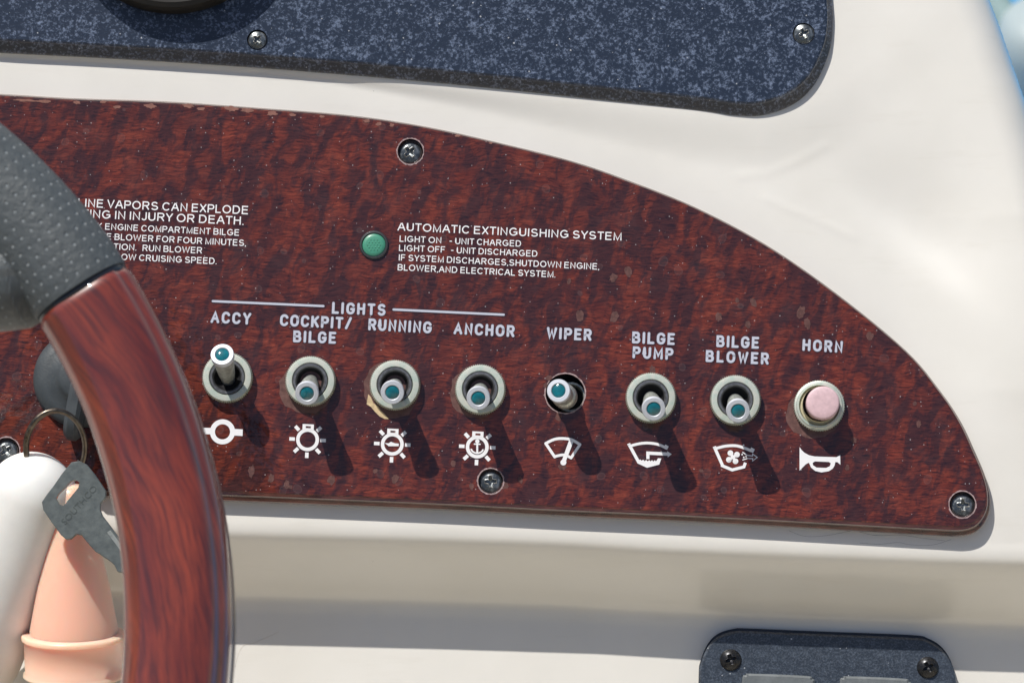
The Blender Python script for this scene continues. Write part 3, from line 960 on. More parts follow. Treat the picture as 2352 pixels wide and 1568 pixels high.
sym('h', [poly_faces([ccw(z3([(1760, 205), (1778, 232), (1805, 258), (1850, 282), (1900, 293), (2000, 297), (2108, 300), (2142, 280), (2144, 371), (2116, 347), (2096, 347),
                              (2090, 378), (2072, 408), (2035, 432), (1965, 443), (1908, 430), (1868, 398), (1848, 352), (1820, 366), (1790, 395), (1760, 428)])),
                      ccw(z3([(1905, 340), (2035, 345), (2054, 358), (2045, 385), (2010, 401), (1920, 398), (1886, 375), (1884, 353)]))[::-1]], zk(0))], 'white horn symbol')

# worn patches along the top edge, stains, sealant
random.seed(11)
def blob(px, py, rx, ry, z, n=18, jit=0.18, rot=0.0):
    c = loc2(px, py, z)
    return [Vector((c.x + math.cos(rot) * rx * q * math.cos(a) - math.sin(rot) * ry * q * math.sin(a), c.y + math.sin(rot) * rx * q * math.cos(a) + math.cos(rot) * ry * q * math.sin(a)))
            for a, q in ((2 * math.pi * k / n, 1 + random.uniform(-jit, jit)) for k in range(n))]
parts = []
for i, (x, y, rx, ry) in enumerate([(176, 236, 9, 5), (237, 234, 9, 4.5), (268, 246, 9, 5), (345, 244, 15, 8), (433, 243, 14, 7), (462, 250, 12, 5), (531, 250, 17, 8), (569, 254, 17, 8),
                       (625, 261, 15, 6), (672, 264, 9, 4), (740, 268, 7, 4), (842, 278, 9, 5), (870, 285, 8, 5), (900, 288, 7, 5), (1052, 312, 8, 4), (60, 231, 30, 4), (100, 233, 20, 4), (1127, 329, 5, 3)]):
    parts.append(poly_faces([blob(x, y, rx * 0.85, ry * 0.75, PT, rot=-0.05, jit=0.3)], ZP + 0.05 * (i % 3)))
V, Fc = join(parts)
tag(mk('worn_patch', M(V), Fc, WORN, PANEL, smooth=False), kind='stuff')
parts = []
for i in range(34):
    x, y = random.choice([(random.uniform(560, 1300), random.uniform(1060, 1120)), (random.uniform(1300, 1900), random.uniform(600, 760)), (random.uniform(1250, 2150), random.uniform(680, 1180))])
    r = random.uniform(4, 9)
    parts.append(poly_faces([blob(x, y, r, r * random.uniform(0.8, 1.8), PT, jit=0.22, rot=random.uniform(-.4, .4))], ZP - 0.25 + 0.012 * i))
V, Fc = join(parts)
tag(mk('dried_stain', M(V), Fc, STAIN, PANEL, smooth=False), kind='stuff')
parts = []
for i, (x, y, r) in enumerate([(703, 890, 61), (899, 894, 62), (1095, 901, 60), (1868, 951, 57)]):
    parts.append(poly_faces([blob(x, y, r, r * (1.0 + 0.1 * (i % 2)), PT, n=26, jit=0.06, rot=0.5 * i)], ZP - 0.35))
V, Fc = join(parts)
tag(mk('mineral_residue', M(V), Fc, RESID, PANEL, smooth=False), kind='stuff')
g = pic([(846, 905), (842, 928), (852, 934), (862, 946), (872, 956), (884, 962), (893, 962), (885, 952), (874, 942), (868, 932), (858, 926), (852, 912)])
V, Fc = poly_faces([ccw(g)], ZP + 0.3)
mk('sealant_smear', M(V), Fc, GLUE, PANEL, smooth=False)

# ---------------------------------------------------------------- screws
def screw_mesh(R, dome, twist, mat, nm):
    V, Fc, wear = [], [], []
    nr, ns = 36, 96
    def hgt(x, y):
        r = math.hypot(x, y) / R
        z = dome * (1 - r * r * 0.9) if r < 0.93 else dome * 0.2 - (r - 0.93) * 3 * dome
        c, s_ = math.cos(twist), math.sin(twist)
        u, v = (x * c + y * s_) / R, (-x * s_ + y * c) / R
        au, av = abs(u), abs(v)
        w = 0.15
        d1 = max(av - w * (1.15 - au * 0.8), au - 0.47)
        d2 = max(au - w * (1.15 - av * 0.8), av - 0.47)
        d3 = (au + av) - 0.30
        d = min(d1, d2, d3)
        k = min(1, max(0, -d / 0.05 + 0.3))
        lip = math.exp(-((d - 0.012) / 0.03) ** 2)
        wear.append(min(1.0, lip * 0.9 + (0.7 if r > 0.95 else 0)))
        return z - k * (R * (0.42 - 0.45 * max(au, av))) + lip * 1.2
    for i in range(nr):
        r = R * (0.02 + 0.98 * i / (nr - 1))
        for k in range(ns):
            a = 2 * math.pi * k / ns
            x, y = r * math.cos(a), r * math.sin(a)
            V.append((x * S, y * S, hgt(x, y) * S))
    for i in range(nr - 1):
        for k in range(ns):
            k2 = (k + 1) % ns
            Fc.append((i * ns + k, (i + 1) * ns + k, (i + 1) * ns + k2, i * ns + k2))
    Fc.append(tuple(range(ns)))
    # shank
    b = len(V)
    for k in range(ns):
        a = 2 * math.pi * k / ns
        V.append((R * math.cos(a) * S, R * math.sin(a) * S, -9 * S))
    for k in range(ns):
        Fc.append(((nr - 1) * ns + k, b + k, b + (k + 1) % ns, (nr - 1) * ns + (k + 1) % ns))
    me = bpy.data.meshes.new(nm)
    me.from_pydata(V, [], Fc)
    me.materials.append(mat)
    at = me.attributes.new('wear', 'FLOAT', 'POINT')
    at.data.foreach_set('value', wear + [0.0] * (len(V) - len(wear)))
    me.polygons.foreach_set('use_smooth', [True] * len(me.polygons))
    me.set_sharp_from_angle(angle=math.radians(50))
    return me
SM = {}
def add_screw(parent, px, py, z, R, twist, mat, label=None, dome=7):
    key = (R, dome, mat.name)
    if key not in SM: SM[key] = screw_mesh(R, dome, 0.0, mat, 'screw')
    o = bpy.data.objects.new('screw', SM[key])
    link(o, 'screw', parent, P(px, py, z))
    o.rotation_euler.z = twist
    if label: o['label'] = label
for i, (x, y, r) in enumerate(PSCREWS):
    add_screw(PANEL, x + (-1.5, 0, 1, 0)[i], y + (2, 1, 1, 0)[i], 21, 27.5, (0.72, 0.05, 0.02, 0.6)[i], SCREW)

# ---------------------------------------------------------------- toggle switches
def add_lathe(name, prof, mat, parent, loc, seg=64, teeth=None, tip=None, sharp=35, rot=None):
    V, Fc = lathe(prof, seg, teeth)
    if tip is not None: cap_tip(V, Fc, seg, len(prof) - 1, tip)
    return mk(name, place(V, loc, rot), Fc, mat, parent, loc=loc, sharp=sharp)
def toggle_proto(x, y):
    base = P(x, y, PT + 14); base.z = PT * S
    t = thing('toggle_switch', 'x', 'toggle switch', base, 'toggle switches along the wooden plate')
    n = add_lathe('nut', [(57, 0), (58.5, 2), (58.5, 16), (56, 19.5), (54.6, 21.6), (52, 22), (42.5, 22), (41, 20.5), (41, 0)], NUT, t, base, 288, (72, 3.0, (0, 1, 2, 3)), sharp=28)
    c = add_lathe('collar', [(40.6, 8), (40.6, 19), (38.5, 22.8), (34.5, 22.8), (32.5, 20.5), (30.5, 12)], COLLAR, t, base, 64)
    c2 = add_lathe('boot', [(30.5, 12), (27, 3), (21, -3), (12, -5)], PIT, t, base, 48, tip=-5)
    piv = base + Vector((0, 0, 0))
    lv = add_lathe('lever', [(16, -6), (17, 10), (19, 24), (20.5, 45), (22.5, 80), (24.2, 104), (25, 109)], ZINC, t, piv, 48)
    cp = add_lathe('cap', [(25, 109), (26.6, 110.5), (26.6, 123), (25.4, 125.2), (17.5, 125.6), (16, 124.4), (15.6, 121)], ALU, lv, piv, 56)
    ln = add_lathe('lens', [(15.8, 121.5), (15, 123.6), (11.5, 125.2), (6, 126.2)], TEAL, lv, piv, 40, tip=126.5)
    return t, lv
def aim_lever(lv, root, tx, ty, zt):
    base = OFF[root.name]
    tip = P(tx, ty, zt)
    d = (tip - base).normalized()
    lv.rotation_mode = 'QUATERNION'
    lv.rotation_quaternion = d.to_track_quat('Z', 'Y')
def copy_thing(src, loc, label):
    r = src.copy(); col.objects.link(r)
    OFF[r.name] = Vector(loc); r.location = loc
    r['label'] = label
    kids = {}
    for ch in [o for o in src.children]:
        c = ch.copy(); col.objects.link(c); c.parent = r; OFF[c.name] = OFF[ch.name] - OFF[src.name] + Vector(loc)
        kids[ch.name.split('.')[0]] = c
        for g_ in ch.children:
            d = g_.copy(); col.objects.link(d); d.parent = c; OFF[d.name] = OFF[g_.name] - OFF[src.name] + Vector(loc)
    return r, kids
TL = ['toggle switch under the word ACCY, its silver lever flipped up',
      'toggle switch with lever down under COCKPIT/BILGE, above the plain lamp symbol',
      'toggle switch with lever down under RUNNING, yellow sealant smeared below its nut',
      'toggle switch with lever down under ANCHOR, above the anchor symbol',
      'toggle switch with lever down under BILGE PUMP, right of the nutless wiper switch',
      'toggle switch with lever down under BILGE BLOWER, next to the pink button']
bpy.context.view_layer.update()
proto, plever = toggle_proto(TOG[0][0], TOG[0][1])
proto['label'] = TL[0]
ZT = PT + 124
bpy.context.view_layer.update()
for i, (x, y, tx, ty) in enumerate(TOG):
    if i == 0:
        aim_lever(plever, proto, tx, ty, ZT)
    else:
        b = P(x, y, PT + 14); b.z = PT * S
        r, kids = copy_thing(proto, b, TL[i])
        aim_lever(kids['lever'], r, tx, ty, ZT)
        kids['nut'].rotation_euler.z = i * 1.3
        kids['collar'].rotation_euler.z = i * 2.1
# wiper switch: nut missing, sunk and crooked in its bare hole
hc = P(WIPER[0], WIPER[1], PT)
wb = Vector((hc.x + 6 * S, hc.y - 10 * S, 0.0))
t = thing('toggle_switch', 'crooked toggle switch without a nut, loose in its bare dark hole under the word WIPER', 'toggle switch', wb, 'toggle switches along the wooden plate')
add_lathe('bushing', [(36, -40), (36, 8), (34, 10), (30, 10), (28.5, 6), (28.5, -38)], ZINC, t, wb + Vector((7 * S, 4 * S, 0)), 48, (24, 1.5, (0, 1)))
lv = add_lathe('lever', [(14, -30), (16, 10), (27, 34), (28.5, 40), (28.5, 62), (26, 66), (23, 70), (24, 112), (25, 130)], ZINC, t, wb, 48)
cp = add_lathe('cap', [(25, 130), (26.6, 131), (26.6, 143.5), (25.4, 146), (17.5, 146.4), (16, 145), (15.6, 141)], ALU, lv, wb, 56)
ln = add_lathe('lens', [(15.8, 141.5), (15, 144), (11.5, 145.6), (6, 146.6)], TEAL, lv, wb, 40, tip=147)
aim_lever(lv, t, WIPER[2], WIPER[3], 146)
add_lathe('hole_shadow_cup', [(60, -58), (40, -60)], PIT, t, hc + Vector((0, 0, -PT * S)), 32, tip=-60)  # black cup set in to paint the shade inside the bare hole

def plate_box(a, b_, c_):
    V = [Vector((x * a / 2, y * b_ / 2, z * c_ / 2)) for x in (-1, 1) for y in (-1, 1) for z in (-1, 1)]
    return V, [(0, 1, 3, 2), (4, 6, 7, 5), (0, 4, 5, 1), (2, 3, 7, 6), (0, 2, 6, 4), (1, 5, 7, 3)]
# horn button
b = P(HORN[0], HORN[1], PT + 14); b.z = PT * S
t = thing('push_button', 'round faded pink push button in a knurled nut under the word HORN', 'button', b)
add_lathe('nut', [(57, 0), (58.8, 2), (58.8, 14), (56.5, 17), (53, 18.5), (51, 21), (47, 21.5), (45.5, 20), (45.5, 0)], NUT, t, b, 256, (64, 2.6, (0, 1, 2)), sharp=28)
add_lathe('barrel', [(45.4, 4), (44, 16), (39.5, 17), (39.5, 44)], TAN, t, b, 56)
q = P(HORN[2], HORN[3], PT + 60); bb = Vector((q.x, q.y, PT * S))
add_lathe('button_cap', [(38, 20), (38, 55), (36.6, 58), (33, 59.5), (20, 60.2), (4, 60.4)], PINK, t, bb, 64, tip=60.4, sharp=60)
V, Fc = plate_box(9, 3, 6)
mk('notch', place(V, bb + Vector((-9 * S, -38 * S, 40 * S))), Fc, PIT, t, loc=bb, smooth=False)
# indicator lamp
b = P(LAMP[0], LAMP[1], PT); b.z = PT * S
t = thing('indicator_lamp', 'round green indicator lamp with a dimpled lens left of AUTOMATIC EXTINGUISHING SYSTEM', 'indicator lamp', b)
add_lathe('bezel', [(33, -8), (33, 3), (31.5, 5), (28.5, 5.5), (27, 3.5), (26.5, -3)], simple('dark_grey_bezel', (0.055, 0.06, 0.065), 0.4, 0.3), t, b, 56)
V, Fc = lathe([(26.6, 2), (25.5, 3.4), (18, 4.6), (8, 5.2)], 48); cap_tip(V, Fc, 48, 3, 5.3)
pr = [(V, Fc)]
for i in range(-2, 3):
    for j in range(-3, 4):
        x = i * 7.5 + (j % 2) * 3.75; y = j * 5.8
        if math.hypot(x, y) < 17.5:
            v2, f2 = lathe([(1.7, 0), (1.3, 1.2)], 8); cap_tip(v2, f2, 8, 1, 1.5)
            pr.append(([p + Vector((x, y, 4.6)) for p in v2], f2))
V, Fc = join(pr)
mk('lens', place(V, b), Fc, GREEN, t, loc=b, sharp=60)

# ---------------------------------------------------------------- instrument panel at the top
ib = [(-1500, 20), (-800, 60), (-200, 104), (0, 120.5), (205, 131), (410, 143), (604, 156), (804, 172), (975, 187), (1146, 204), (1377, 229), (1608, 254), (1687, 265), (1755, 264), (1824, 238), (1872, 192), (1904, 122), (1913, 60), (1911, 0), (1900, -120), (1870, -260), (1800, -400), (1650, -480), (1200, -540), (500, -580), (-1500, -600)]
zb0, zb1 = 4, 36
ibo = ccw([Vector((p.x, p.y)) for p in spline([tuple(loc2(x, y, 16)) for x, y in ib], 5, closed=True)])
wi = lambda nx, ny: 8 + 17 * max(0, -ny) ** 1.2 + 6 * max(0, nx)
ibt = inset(ibo, wi)
IS = [(591, 92, 24), (1846, 78, 25.5)]
t = thing('instrument_panel', 'navy blue speckled instrument panel with a rounded corner above the wooden plate', 'instrument panel', P(900, 60, 0))
hl = []
for x, y, r in IS:
    c = loc2(x, y, zb1); hl.append(circle(c.x, c.y, r, 48, cw=True))
sf = inset(ibt, 4)
V, Fc = join([fill([sf] + hl, zb1)] + [band(lp, zb1, lp, 6) for lp in hl] + [band(ibt, zb1 - 2, sf, zb1)])
mk('panel_face', M(V), Fc, NAVY, t, smooth=False)
V, Fc = join([band(ibo, -30, ibo, 15), band(ibo, 15, inset(ibo, lambda a, b: wi(a, b) * 0.12), 17.5), band(inset(ibo, lambda a, b: wi(a, b) * 0.12), 17.5, inset(ibo, lambda a, b: wi(a, b) * 0.9), zb1 - 6),
              band(inset(ibo, lambda a, b: wi(a, b) * 0.9), zb1 - 6, ibt, zb1 - 2)])
mk('bevelled_edge', M(V), Fc, NAVY, t, smooth=True, sharp=25)
for x, y, r in IS:
    add_screw(t, x, y, zb1 - 4, 21 if x < 1000 else 24, 0.8 if x < 1000 else 0.5, SCREW)
g0 = loc2(395, -231, zb1 + 58)
gl = to_m((g0.x, g0.y, zb1))
gg = thing('gauge', 'black round gauge bezel cut by the upper edge of the picture', 'gauge', gl)
add_lathe('bezel', [(258, 0), (258, 46), (253, 54), (242, 58), (232, 52), (228, 30)], BLACKG, gg, gl, 128)
add_lathe('gauge_face', [(229, 30), (120, 30.5)], simple('gauge_face', (0.02, 0.02, 0.022), 0.25), gg, gl, 96, tip=30.5)

# ---------------------------------------------------------------- lower right accessory plate
lo = [(1603, 1720), (1604.5, 1563), (1609, 1524), (1626, 1484), (1650, 1461), (1686, 1450), (1720, 1449.5), (1890, 1456.5), (2089, 1464.3), (2132, 1472.5), (2165, 1494.5), (2187, 1533), (2195, 1580), (2196, 1720)]
zf = body_z(1900, 1600, -180)
t = thing('outlet_plate', 'navy speckled plate with two black screws at the lower edge of the dashboard', 'plate', P(1900, 1560, zf))
lo2 = ccw([Vector((p.x, p.y)) for p in [Vector(q) for q in spline([tuple(loc2(x, y, zf + 10)) for x, y in lo], 6)]])
base = [p + Vector((0, 7.0)) for p in lo2]
V, Fc = join([fill([base], zf + 14), band(base, zf - 14, base, zf + 14)])
mk('dark_backing', M(V), Fc, BLACKP, t, smooth=False)  # dark plate behind the face, showing as a strip along its top
l1 = inset(lo2, 5)
V, Fc = join([band(lo2, zf + 14.3, lo2, zf + 28), band(lo2, zf + 28, l1, zf + 32), fill([l1], zf + 32)])
mk('plate_face', M(V), Fc, NAVY2, t, smooth=False)
for (xa, xb, yy) in ((1707, 1872, 1546), (1931, 2094, 1552)):
    pts = [(xa - 6, 1720), (xa - 3, yy + 22), (xa + 6, yy + 3), (xa + 20, yy), (xb - 22, yy + 5), (xb - 6, yy + 12), (xb, yy + 30), (xb + 2, 1720)]
    L = ccw([Vector(q) for q in spline([tuple(loc2(x, y, zf + 40)) for x, y in pts], 5)])
    L1 = inset(L, 5)
    V, Fc = join([band(L, zf + 32.4, L, zf + 40), band(L, zf + 40, L1, zf + 44), fill([L1], zf + 44)])
    mk('rocker', M(V), Fc, GREYR, t, smooth=False)
add_screw(t, 1678.5, 1514.5, zf + 33, 25, 0.35, BLACKSCREW, dome=13)
add_screw(t, 2131, 1532, zf + 33, 25, 0.5, BLACKSCREW, dome=13)

# hairline cracks and fibres on the gelcoat
def hair(pts, r, mat, name, label, cat, dz=0.15):
    q = []
    for p in spline([(x, y, 0) for x, y in pts], 5):
        zz = body_z(p.x, p.y, 0 if p.y < 1290 else -180)
        q.append(U(p.x, p.y, zz + dz))
    V, Fc, _ = tube(q, r, 5)
    o = mk(name, M(V), Fc, mat)
    tag(o, label, cat)
hair([(1975, 1246), (2020, 1249), (2062, 1245), (2090, 1250), (2140, 1251), (2185, 1238)], 0.2, DIRT, 'hairline_crack', 'dark hairline crack in the gelcoat under the plate corner', 'crack')
hair([(1812, 1218), (1850, 1231), (1900, 1229), (1960, 1219), (2010, 1229), (2070, 1228), (2110, 1234), (2170, 1241)], 0.2, DIRT, 'hairline_crack', 'long wavy dark hairline crack along the lower edge of the wooden plate', 'crack')
FIB = simple('pale_fibre', (0.62, 0.57, 0.5), 0.6)
hair([(540, 1530), (548, 1500), (560, 1481), (580, 1477), (600, 1468), (622, 1459), (640, 1450)], 0.4, FIB, 'fibre', 'thin curled fibre on the cream ledge right of the wheel rim', 'fibre', 0.2)

# ---------------------------------------------------------------- steering wheel
ZW = 1500
WC, WR = (-990, 1440), 1400
def rim(a0, a1, n, prof_fn, z=ZW, seg=40):
    """prof_fn(i/n) -> list of (radial, zoff)"""
    V, Fc, uv = [], [], []
    c = U(WC[0], WC[1], z); e = U(WC[0] + WR, WC[1], z); R = (e - c).length
    for i in range(n + 1):
        th = math.radians(a0 + (a1 - a0) * i / n)
        pr = prof_fn(i / n)
        seg = len(pr)
        acc = 0
        for k, (r, zz) in enumerate(pr):
            if k: acc += math.hypot(r - pr[k - 1][0], zz - pr[k - 1][1])
            V.append(Vector((c.x + (R + r) * math.cos(th), c.y + (R + r) * math.sin(th), z + zz)))
            uv.append((th * R, acc))
    for i in range(n):
        for k in range(seg):
            k2 = (k + 1) % seg
            Fc.append((i * seg + k, i * seg + k2, (i + 1) * seg + k2, (i + 1) * seg + k))
    for i, rv in ((0, True), (n, False)):
        q = tuple(i * seg + k for k in range(seg))
        Fc.append(q[::-1] if rv else q)
    return V, Fc, uv
def sup(a, b, p=2.3, seg=56, r0=0, z0=0):
    out = []
    for k in range(seg):
        th = 2 * math.pi * k / seg - math.pi / 2
        c_, s_ = math.cos(th), math.sin(th)
        out.append((r0 + a * math.copysign(abs(c_) ** (2 / p), c_), z0 + b * math.copysign(abs(s_) ** (2 / p), s_)))
    return out
wheel = thing('steering_wheel', 'steering wheel rim in red brown lacquered wood with a grey perforated leather grip', 'steering wheel', P(-100, 1100, ZW))
def wood_prof(f):
    e = min(1.0, (1 - f) / 0.0075)
    k = 1 - 0.05 * (1 - math.sqrt(max(0, 1 - (1 - e) ** 2)))
    out = sup(103 * k, 90 * k, 2.5, 72)
    # shallow seam where the front veneer meets the side
    return [(r - (3.0 if 0.80 < r / 103 < 0.90 and z > 0 else 0), z - (3.5 if (0.74 < r / 103 < 0.88 and z > 0) else 0)) for r, z in out]
V, Fc, uv = rim(-62, 33.0, 240, wood_prof)
mk('wood_rim', M(V), Fc, WWOOD, wheel, uv=uv, sharp=60)
V, Fc, uv = rim(-62, 32.6, 160, lambda f: sup(97, 60, 2.4, 48, r0=8 * min(1, (1 - f) * 2.9), z0=-72))
mk('rim_back', M(V), Fc, BACKRIM, wheel, uv=uv, sharp=60)
def leather_prof(f):
    e = min(1.0, f / 0.03)
    k = 0.975 + 0.035 * math.sqrt(e)
    return sup(104 * k, 94 * k, 2.2, 64, r0=-4 * min(1, f * 3))
V, Fc, uv = rim(33.5, 122, 220, leather_prof)
mk('leather_grip', M(V), Fc, LEATHER, wheel, uv=uv, sharp=60)
V, Fc, uv = rim(32.9, 33.6, 2, lambda f: sup(99, 87, 2.3, 64))
mk('joint_gap', M(V), Fc, BLACKP, wheel, uv=uv)
pth = [U(x, y, ZW + dz) for x, y, dz in [(95, 622, -22), (40, 632, -34), (-40, 640, -44), (-160, 640, -30), (-330, 650, -50), (-620, 760, -80)]]
V, Fc, uv = tube([Vector(p) for p in spline([tuple(p) for p in pth], 6)], [82 + 24 * min(1, i / 5) for i in range(31)], 40)
mk('spoke', M(V), Fc, LEATHER, wheel, uv=uv)

# ---------------------------------------------------------------- ignition switch, keys, floats
ic = P(187, 868, PT + 20); ic.z = PT * S
t = thing('ignition_switch', 'grey black rubber ignition switch cover with its key turned, half behind the wheel rim', 'ignition switch', ic)
add_lathe('cover', [(112, 0), (112, 8), (106, 20), (84, 27), (60, 30), (52, 44), (44, 48), (10, 49)], RUBBER, t, ic, 80, tip=49, sharp=60)
kb = to_m((U(172, 930, 120).x, U(172, 930, 120).y, 80))
t = thing('key', 'ignition key with a thick black rubber head, standing in the switch above the key ring', 'key', kb)
def plate(outline, thick, bevel=2.0):
    o = ccw([Vector(p) for p in outline])
    i = inset(o, bevel)
    return join([fill([i], thick / 2), band(o, thick / 2 - bevel, i, thick / 2), band(o, -thick / 2 + bevel, o, thick / 2 - bevel), band(i, -thick / 2, o, -thick / 2 + bevel), fill([i], -thick / 2, up=False)])
ol = [tuple(p) for p in spline([(-70, 40), (-78, 0), (-66, -44), (-30, -66), (20, -62), (60, -30), (66, 20), (48, 58), (0, 62), (-44, 60)], 6, closed=True)]
V, Fc = plate(ol, 34, 9)
Rk = Matrix.Rotation(math.radians(-9), 3, 'Z') @ Matrix(((0, 0, 1), (1, 0, 0), (0, 1, 0)))
mk('key_head', place(V, kb, Rk), Fc, RUBBER, t, loc=kb, sharp=50)
V, Fc = plate([(-8, -12), (8, -12), (8, 12), (-8, 12)], 14, 2)
mk('key_blade', place(V, kb + Vector((0, 0, -60 * S)), Matrix.Rotation(math.radians(-9), 3, 'Z')), Fc, KEYM, t, loc=kb, sharp=50)
# split ring
rc = [(127 + 68 * math.cos(a) , 1027 - 84 * math.sin(a), 175 + 40 * math.sin(a) - 18 * math.cos(a)) for a in [2 * math.pi * k / 64 for k in range(64)]]
V, Fc, uv = tube([U(*p) for p in rc], 6.2, 12, closed=True)
V2, F2, _ = tube([U(p[0] + 2.5, p[1] + 1.5, p[2] - 9) for p in rc[:58]], 5.4, 10)
loc = P(127, 1027, 175)
o = mk('key_ring', M(join([(V, Fc), (V2, F2)])[0]), join([(V, Fc), (V2, F2)])[1], RINGM, loc=loc)
tag(o, 'tarnished steel split ring hanging from the black key head', 'key ring')
# metal key hanging on the ring
kz = 262
kp = [(164, 1061), (182, 1058), (199, 1066), (217, 1088), (232, 1110), (243, 1127), (242, 1142), (231, 1156), (230, 1170), (235, 1183), (252, 1205), (275, 1236), (305, 1282), (322, 1318),
      (312, 1330), (300, 1322), (292, 1330), (280, 1314), (270, 1312), (262, 1296), (250, 1286), (240, 1280), (230, 1272), (219, 1266), (198, 1242), (187, 1228), (175, 1226), (162, 1237), (152, 1238), (140, 1228), (118, 1198), (99, 1170), (96, 1152), (108, 1134), (123, 1115), (143, 1086)]
kh = [(129, 1144), (136, 1158), (146, 1161), (163, 1140), (180, 1119), (183, 1107), (175, 1102), (163, 1104), (148, 1120), (134, 1134)]
t = thing('key', 'flat tarnished grey metal key with lettering, hanging from the split ring', 'key', P(170, 1160, kz))
o_ = ccw([loc2(x, y, kz) for x, y in kp]); h_ = ccw([loc2(x, y, kz) for x, y in kh])[::-1]
oi = inset(o_, 1.5)
V, Fc = join([fill([oi, h_], kz), band(o_, kz - 1.5, oi, kz), band(o_, kz - 17, o_, kz - 1.5), band(h_, kz, h_, kz - 17), fill([o_, h_], kz - 17, up=False)])
mk('key_body', M(V), Fc, KEYM, t, smooth=False)
V, Fc, a, b_ = text_mesh('SOUTHCO', 0.0)
pa, pb = loc2(150, 1205, kz), loc2(224, 1122, kz)
ex = (pb - pa); tot = ex.length; ex.normalize(); ey = Vector((-ex.y, ex.x))
out = []
for v in V:
    p = pa + ex * ((v.x - a) * tot / (b_ - a)) + ey * (v.y * 20)
    out.append(Vector((p.x, p.y, kz + 0.8)))
mk('embossed_lettering', M(out), Fc, simple('dark_emboss', (0.085, 0.10, 0.098), 0.6, 0.3), t, smooth=False)
q4 = ccw([loc2(x, y, kz) for x, y in [(246, 1222), (254, 1217), (292, 1270), (286, 1276)]])
V, Fc = fill([q4], kz + 0.6)
mk('blade_groove', M(V), Fc, ZINC, t, smooth=False)
# white foam float: capsule lying along the ledge
A_, B_ = U(72, 1142, 130), U(-52, 1500, -20)
V, Fc = [], []
ax = (B_ - A_); L = ax.length; ax.normalize()
sx = ax.cross(Vector((0, 0, 1))).normalized(); sz = sx.cross(ax)
prof = []
for k in range(15):
    a = math.pi / 2 * k / 14
    prof.append((-104 * math.cos(a), 104 * math.sin(a)))
for k in range(1, 12): prof.append((L * k / 12, 104 + 6 * math.sin(math.pi * k / 12)))
for k in range(15):
    a = math.pi / 2 * k / 14
    prof.append((L + 104 * math.sin(a), 104 * math.cos(a)))
ns = 56
for (s_, r_) in prof:
    for k in range(ns):
        a = 2 * math.pi * k / ns
        V.append(A_ + ax * s_ + sx * (r_ * math.cos(a)) + sz * (r_ * 0.92 * math.sin(a)))
for i in range(len(prof) - 1):
    for k in range(ns):
        Fc.append((i * ns + k, i * ns + (k + 1) % ns, (i + 1) * ns + (k + 1) % ns, (i + 1) * ns + k))
t = thing('key_float', 'smooth white foam key float at the left picture edge beside the coral plastic cone', 'key float', P(0, 1300, 60))
mk('float_body', M(V), Fc, FOAM, t)
hp = U(118, 1118, 195)
V, Fc = lathe([(17, 0), (14, 3), (11, -2), (10, -12)], 24); cap_tip(V, Fc, 24, 3, -12)
mk('hole_grommet', place(V, to_m(hp), Matrix.Rotation(0.5, 3, 'Y')), Fc, PIT, t, loc=to_m(hp))
CORAL2 = simple('pale_coral_plastic', (0.93, 0.56, 0.42), 0.35, sss=0.9, sssr=(1, .5, .35), coat=0.3)
# coral cone container
ax0 = U(168, 1120, 120); ax1 = U(172, 1700, 20)
d = (ax0 - ax1).normalized()
d = (d + Vector((0, 0, 0.10))).normalized()
q = d.to_track_quat('Z', 'Y').to_matrix()
bl = to_m(U(170, 1452, 70))
t = thing('plastic_container', 'coral pink plastic cone with a wide ringed cap, behind the wooden wheel rim', 'container', bl)
add_lathe('cone', [(100, -2), (100, 8), (96, 30), (82, 110), (62, 200), (46, 270), (34, 320), (24, 338)], CORAL, t, bl, 80, tip=340, rot=q, sharp=60)
add_lathe('cap', [(98, 0), (116, -2), (119, -6), (119, -13), (114, -17), (112, -88), (116, -92), (117, -98), (112, -102), (92, -103)], CORAL2, t, bl, 96, rot=q, sharp=50)
add_lathe('tube', [(92, -101), (91, -260), (80, -300)], AMBER, t, bl, 72, tip=-300, rot=q, sharp=60)

# ---------------------------------------------------------------- lean the dash back
for o in list(scene.objects):
    if o.parent is None and o.type in ('MESH', 'EMPTY'):
        l0 = o.location.copy()
        o.matrix_world = ROT @ Matrix.Translation(l0)

# ---------------------------------------------------------------- water and blurred things beyond, added unseen bounce surfaces (world frame)
def wmesh(name, V, Fc, mat, smooth=False, label=None, cat=None, kind=None):
    me = bpy.data.meshes.new(name); me.from_pydata([tuple(v) for v in V], [], Fc); me.materials.append(mat)
    if smooth: me.polygons.foreach_set('use_smooth', [True] * len(me.polygons))
    o = bpy.data.objects.new(name, me); col.objects.link(o)
    return tag(o, label, cat, None, kind)
wmesh('water', [(-400, -400, -1.1), (400, -400, -1.1), (400, 400, -1.1), (-400, 400, -1.1)], [(0, 1, 2, 3)], water_mat(), kind='structure')
wmesh('unseen_bounce_floor', [(-1.7, -2.2, -0.62), (1.7, -2.2, -0.62), (1.7, -0.16, -0.62), (-1.7, -0.16, -0.62), (-1.7, -2.2, -0.68), (1.7, -2.2, -0.68), (1.7, -0.16, -0.68), (-1.7, -0.16, -0.68)],
      [(0, 1, 2, 3), (7, 6, 5, 4), (0, 4, 5, 1), (1, 5, 6, 2), (2, 6, 7, 3), (3, 7, 4, 0)], BOUNCE, kind='structure')  # unseen floor added to throw warm sunlight back up at the dash
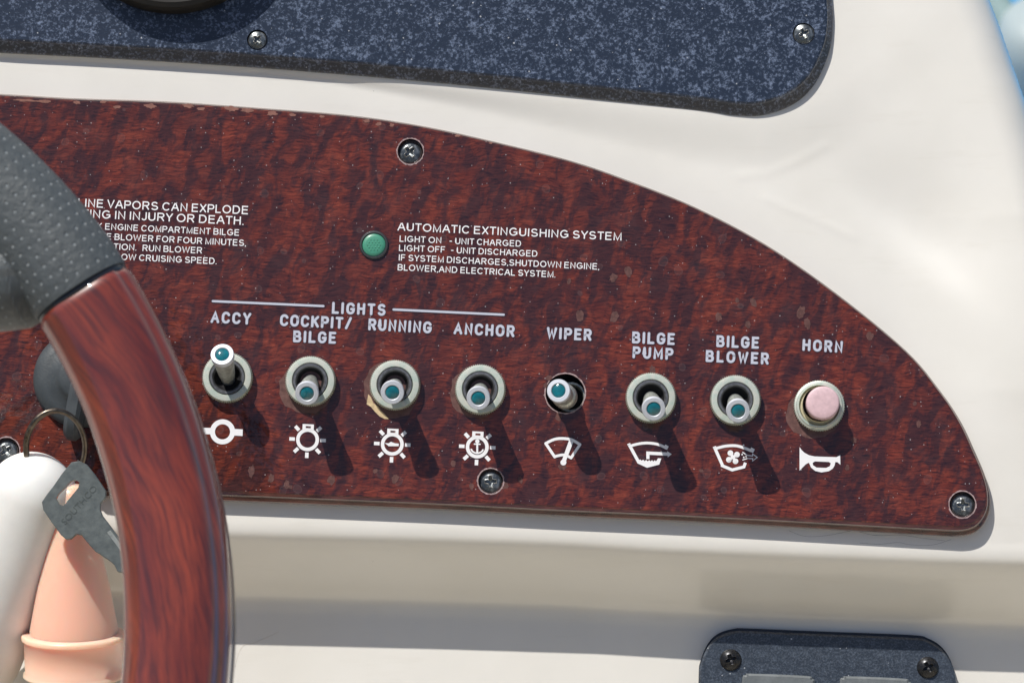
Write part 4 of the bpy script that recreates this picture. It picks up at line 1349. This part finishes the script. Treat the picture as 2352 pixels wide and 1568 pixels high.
wmesh('unseen_bounce_wall', [(-1.7, -2.2, -0.62), (1.7, -2.2, -0.62), (1.7, -2.2, 0.85), (-1.7, -2.2, 0.85), (-1.7, -2.26, -0.62), (1.7, -2.26, -0.62), (1.7, -2.26, 0.85), (-1.7, -2.26, 0.85)],
      [(3, 2, 1, 0), (4, 5, 6, 7), (0, 1, 5, 4), (2, 3, 7, 6), (1, 2, 6, 5), (3, 0, 4, 7)], BOUNCE, kind='structure')  # unseen wall added behind the camera to block horizon sky and bounce warmth
wmesh('unseen_bounce_side', [(-1.1, -2.2, -0.62), (-1.1, 0.5, -0.62), (-1.1, 0.5, 0.42), (-1.1, -2.2, 0.42), (-1.18, -2.2, -0.62), (-1.18, 0.5, -0.62), (-1.18, 0.5, 0.42), (-1.18, -2.2, 0.42)],
      [(0, 1, 2, 3), (7, 6, 5, 4), (3, 2, 6, 7), (1, 5, 6, 2), (0, 4, 5, 1), (0, 3, 7, 4)], BOUNCE, kind='structure')  # unseen left wall, added so the wheel rim reflects beige
wmesh('unseen_bounce_side', [(1.3, -2.2, -0.62), (1.3, -0.3, -0.62), (1.3, -0.3, 0.35), (1.3, -2.2, 0.35), (1.38, -2.2, -0.62), (1.38, -0.3, -0.62), (1.38, -0.3, 0.35), (1.38, -2.2, 0.35)],
      [(3, 2, 1, 0), (4, 5, 6, 7), (7, 6, 2, 3), (2, 6, 5, 1), (1, 5, 4, 0), (4, 7, 3, 0)], BOUNCE, kind='structure')  # unseen right wall, added for beige reflections on that side
def wpt(px, py, z):
    return ROT @ to_m(U(px, py, z))
# fender hanging beyond the coaming, out of focus
c = wpt(2425, 175, -9000)
V, Fc = [], []
prof = [(r * .55, z * .22) for r, z in [(0, .22), (.02, .215), (.05, .19), (.062, .16), (.066, .1), (.066, 0), (.066, -.1), (.062, -.16), (.05, -.19), (.02, -.215), (0, -.22)]]
for r, z in prof:
    for k in range(32):
        a = 2 * math.pi * k / 32
        V.append(c + Vector((max(r, .001) * math.cos(a), max(r, .001) * math.sin(a), z)))
for i in range(len(prof) - 1):
    for k in range(32):
        Fc.append((i * 32 + k, (i + 1) * 32 + k, (i + 1) * 32 + (k + 1) % 32, i * 32 + (k + 1) % 32))
wmesh('boat_fender', V, Fc, FENDER, True, 'pale white vinyl fender, blurred, beyond the right edge of the dashboard', 'fender')
p0, p1 = wpt(2235, -70, -9000), wpt(2360, 130, -8900)
V, Fc, _ = tube([p0 + (p1 - p0) * (k / 10) for k in range(11)], 0.009, 10)
wmesh('mooring_line', V, Fc, ROPE, True, 'pale green rope, blurred, crossing the blue water in the top right corner', 'rope')
print('objects', len(scene.objects))
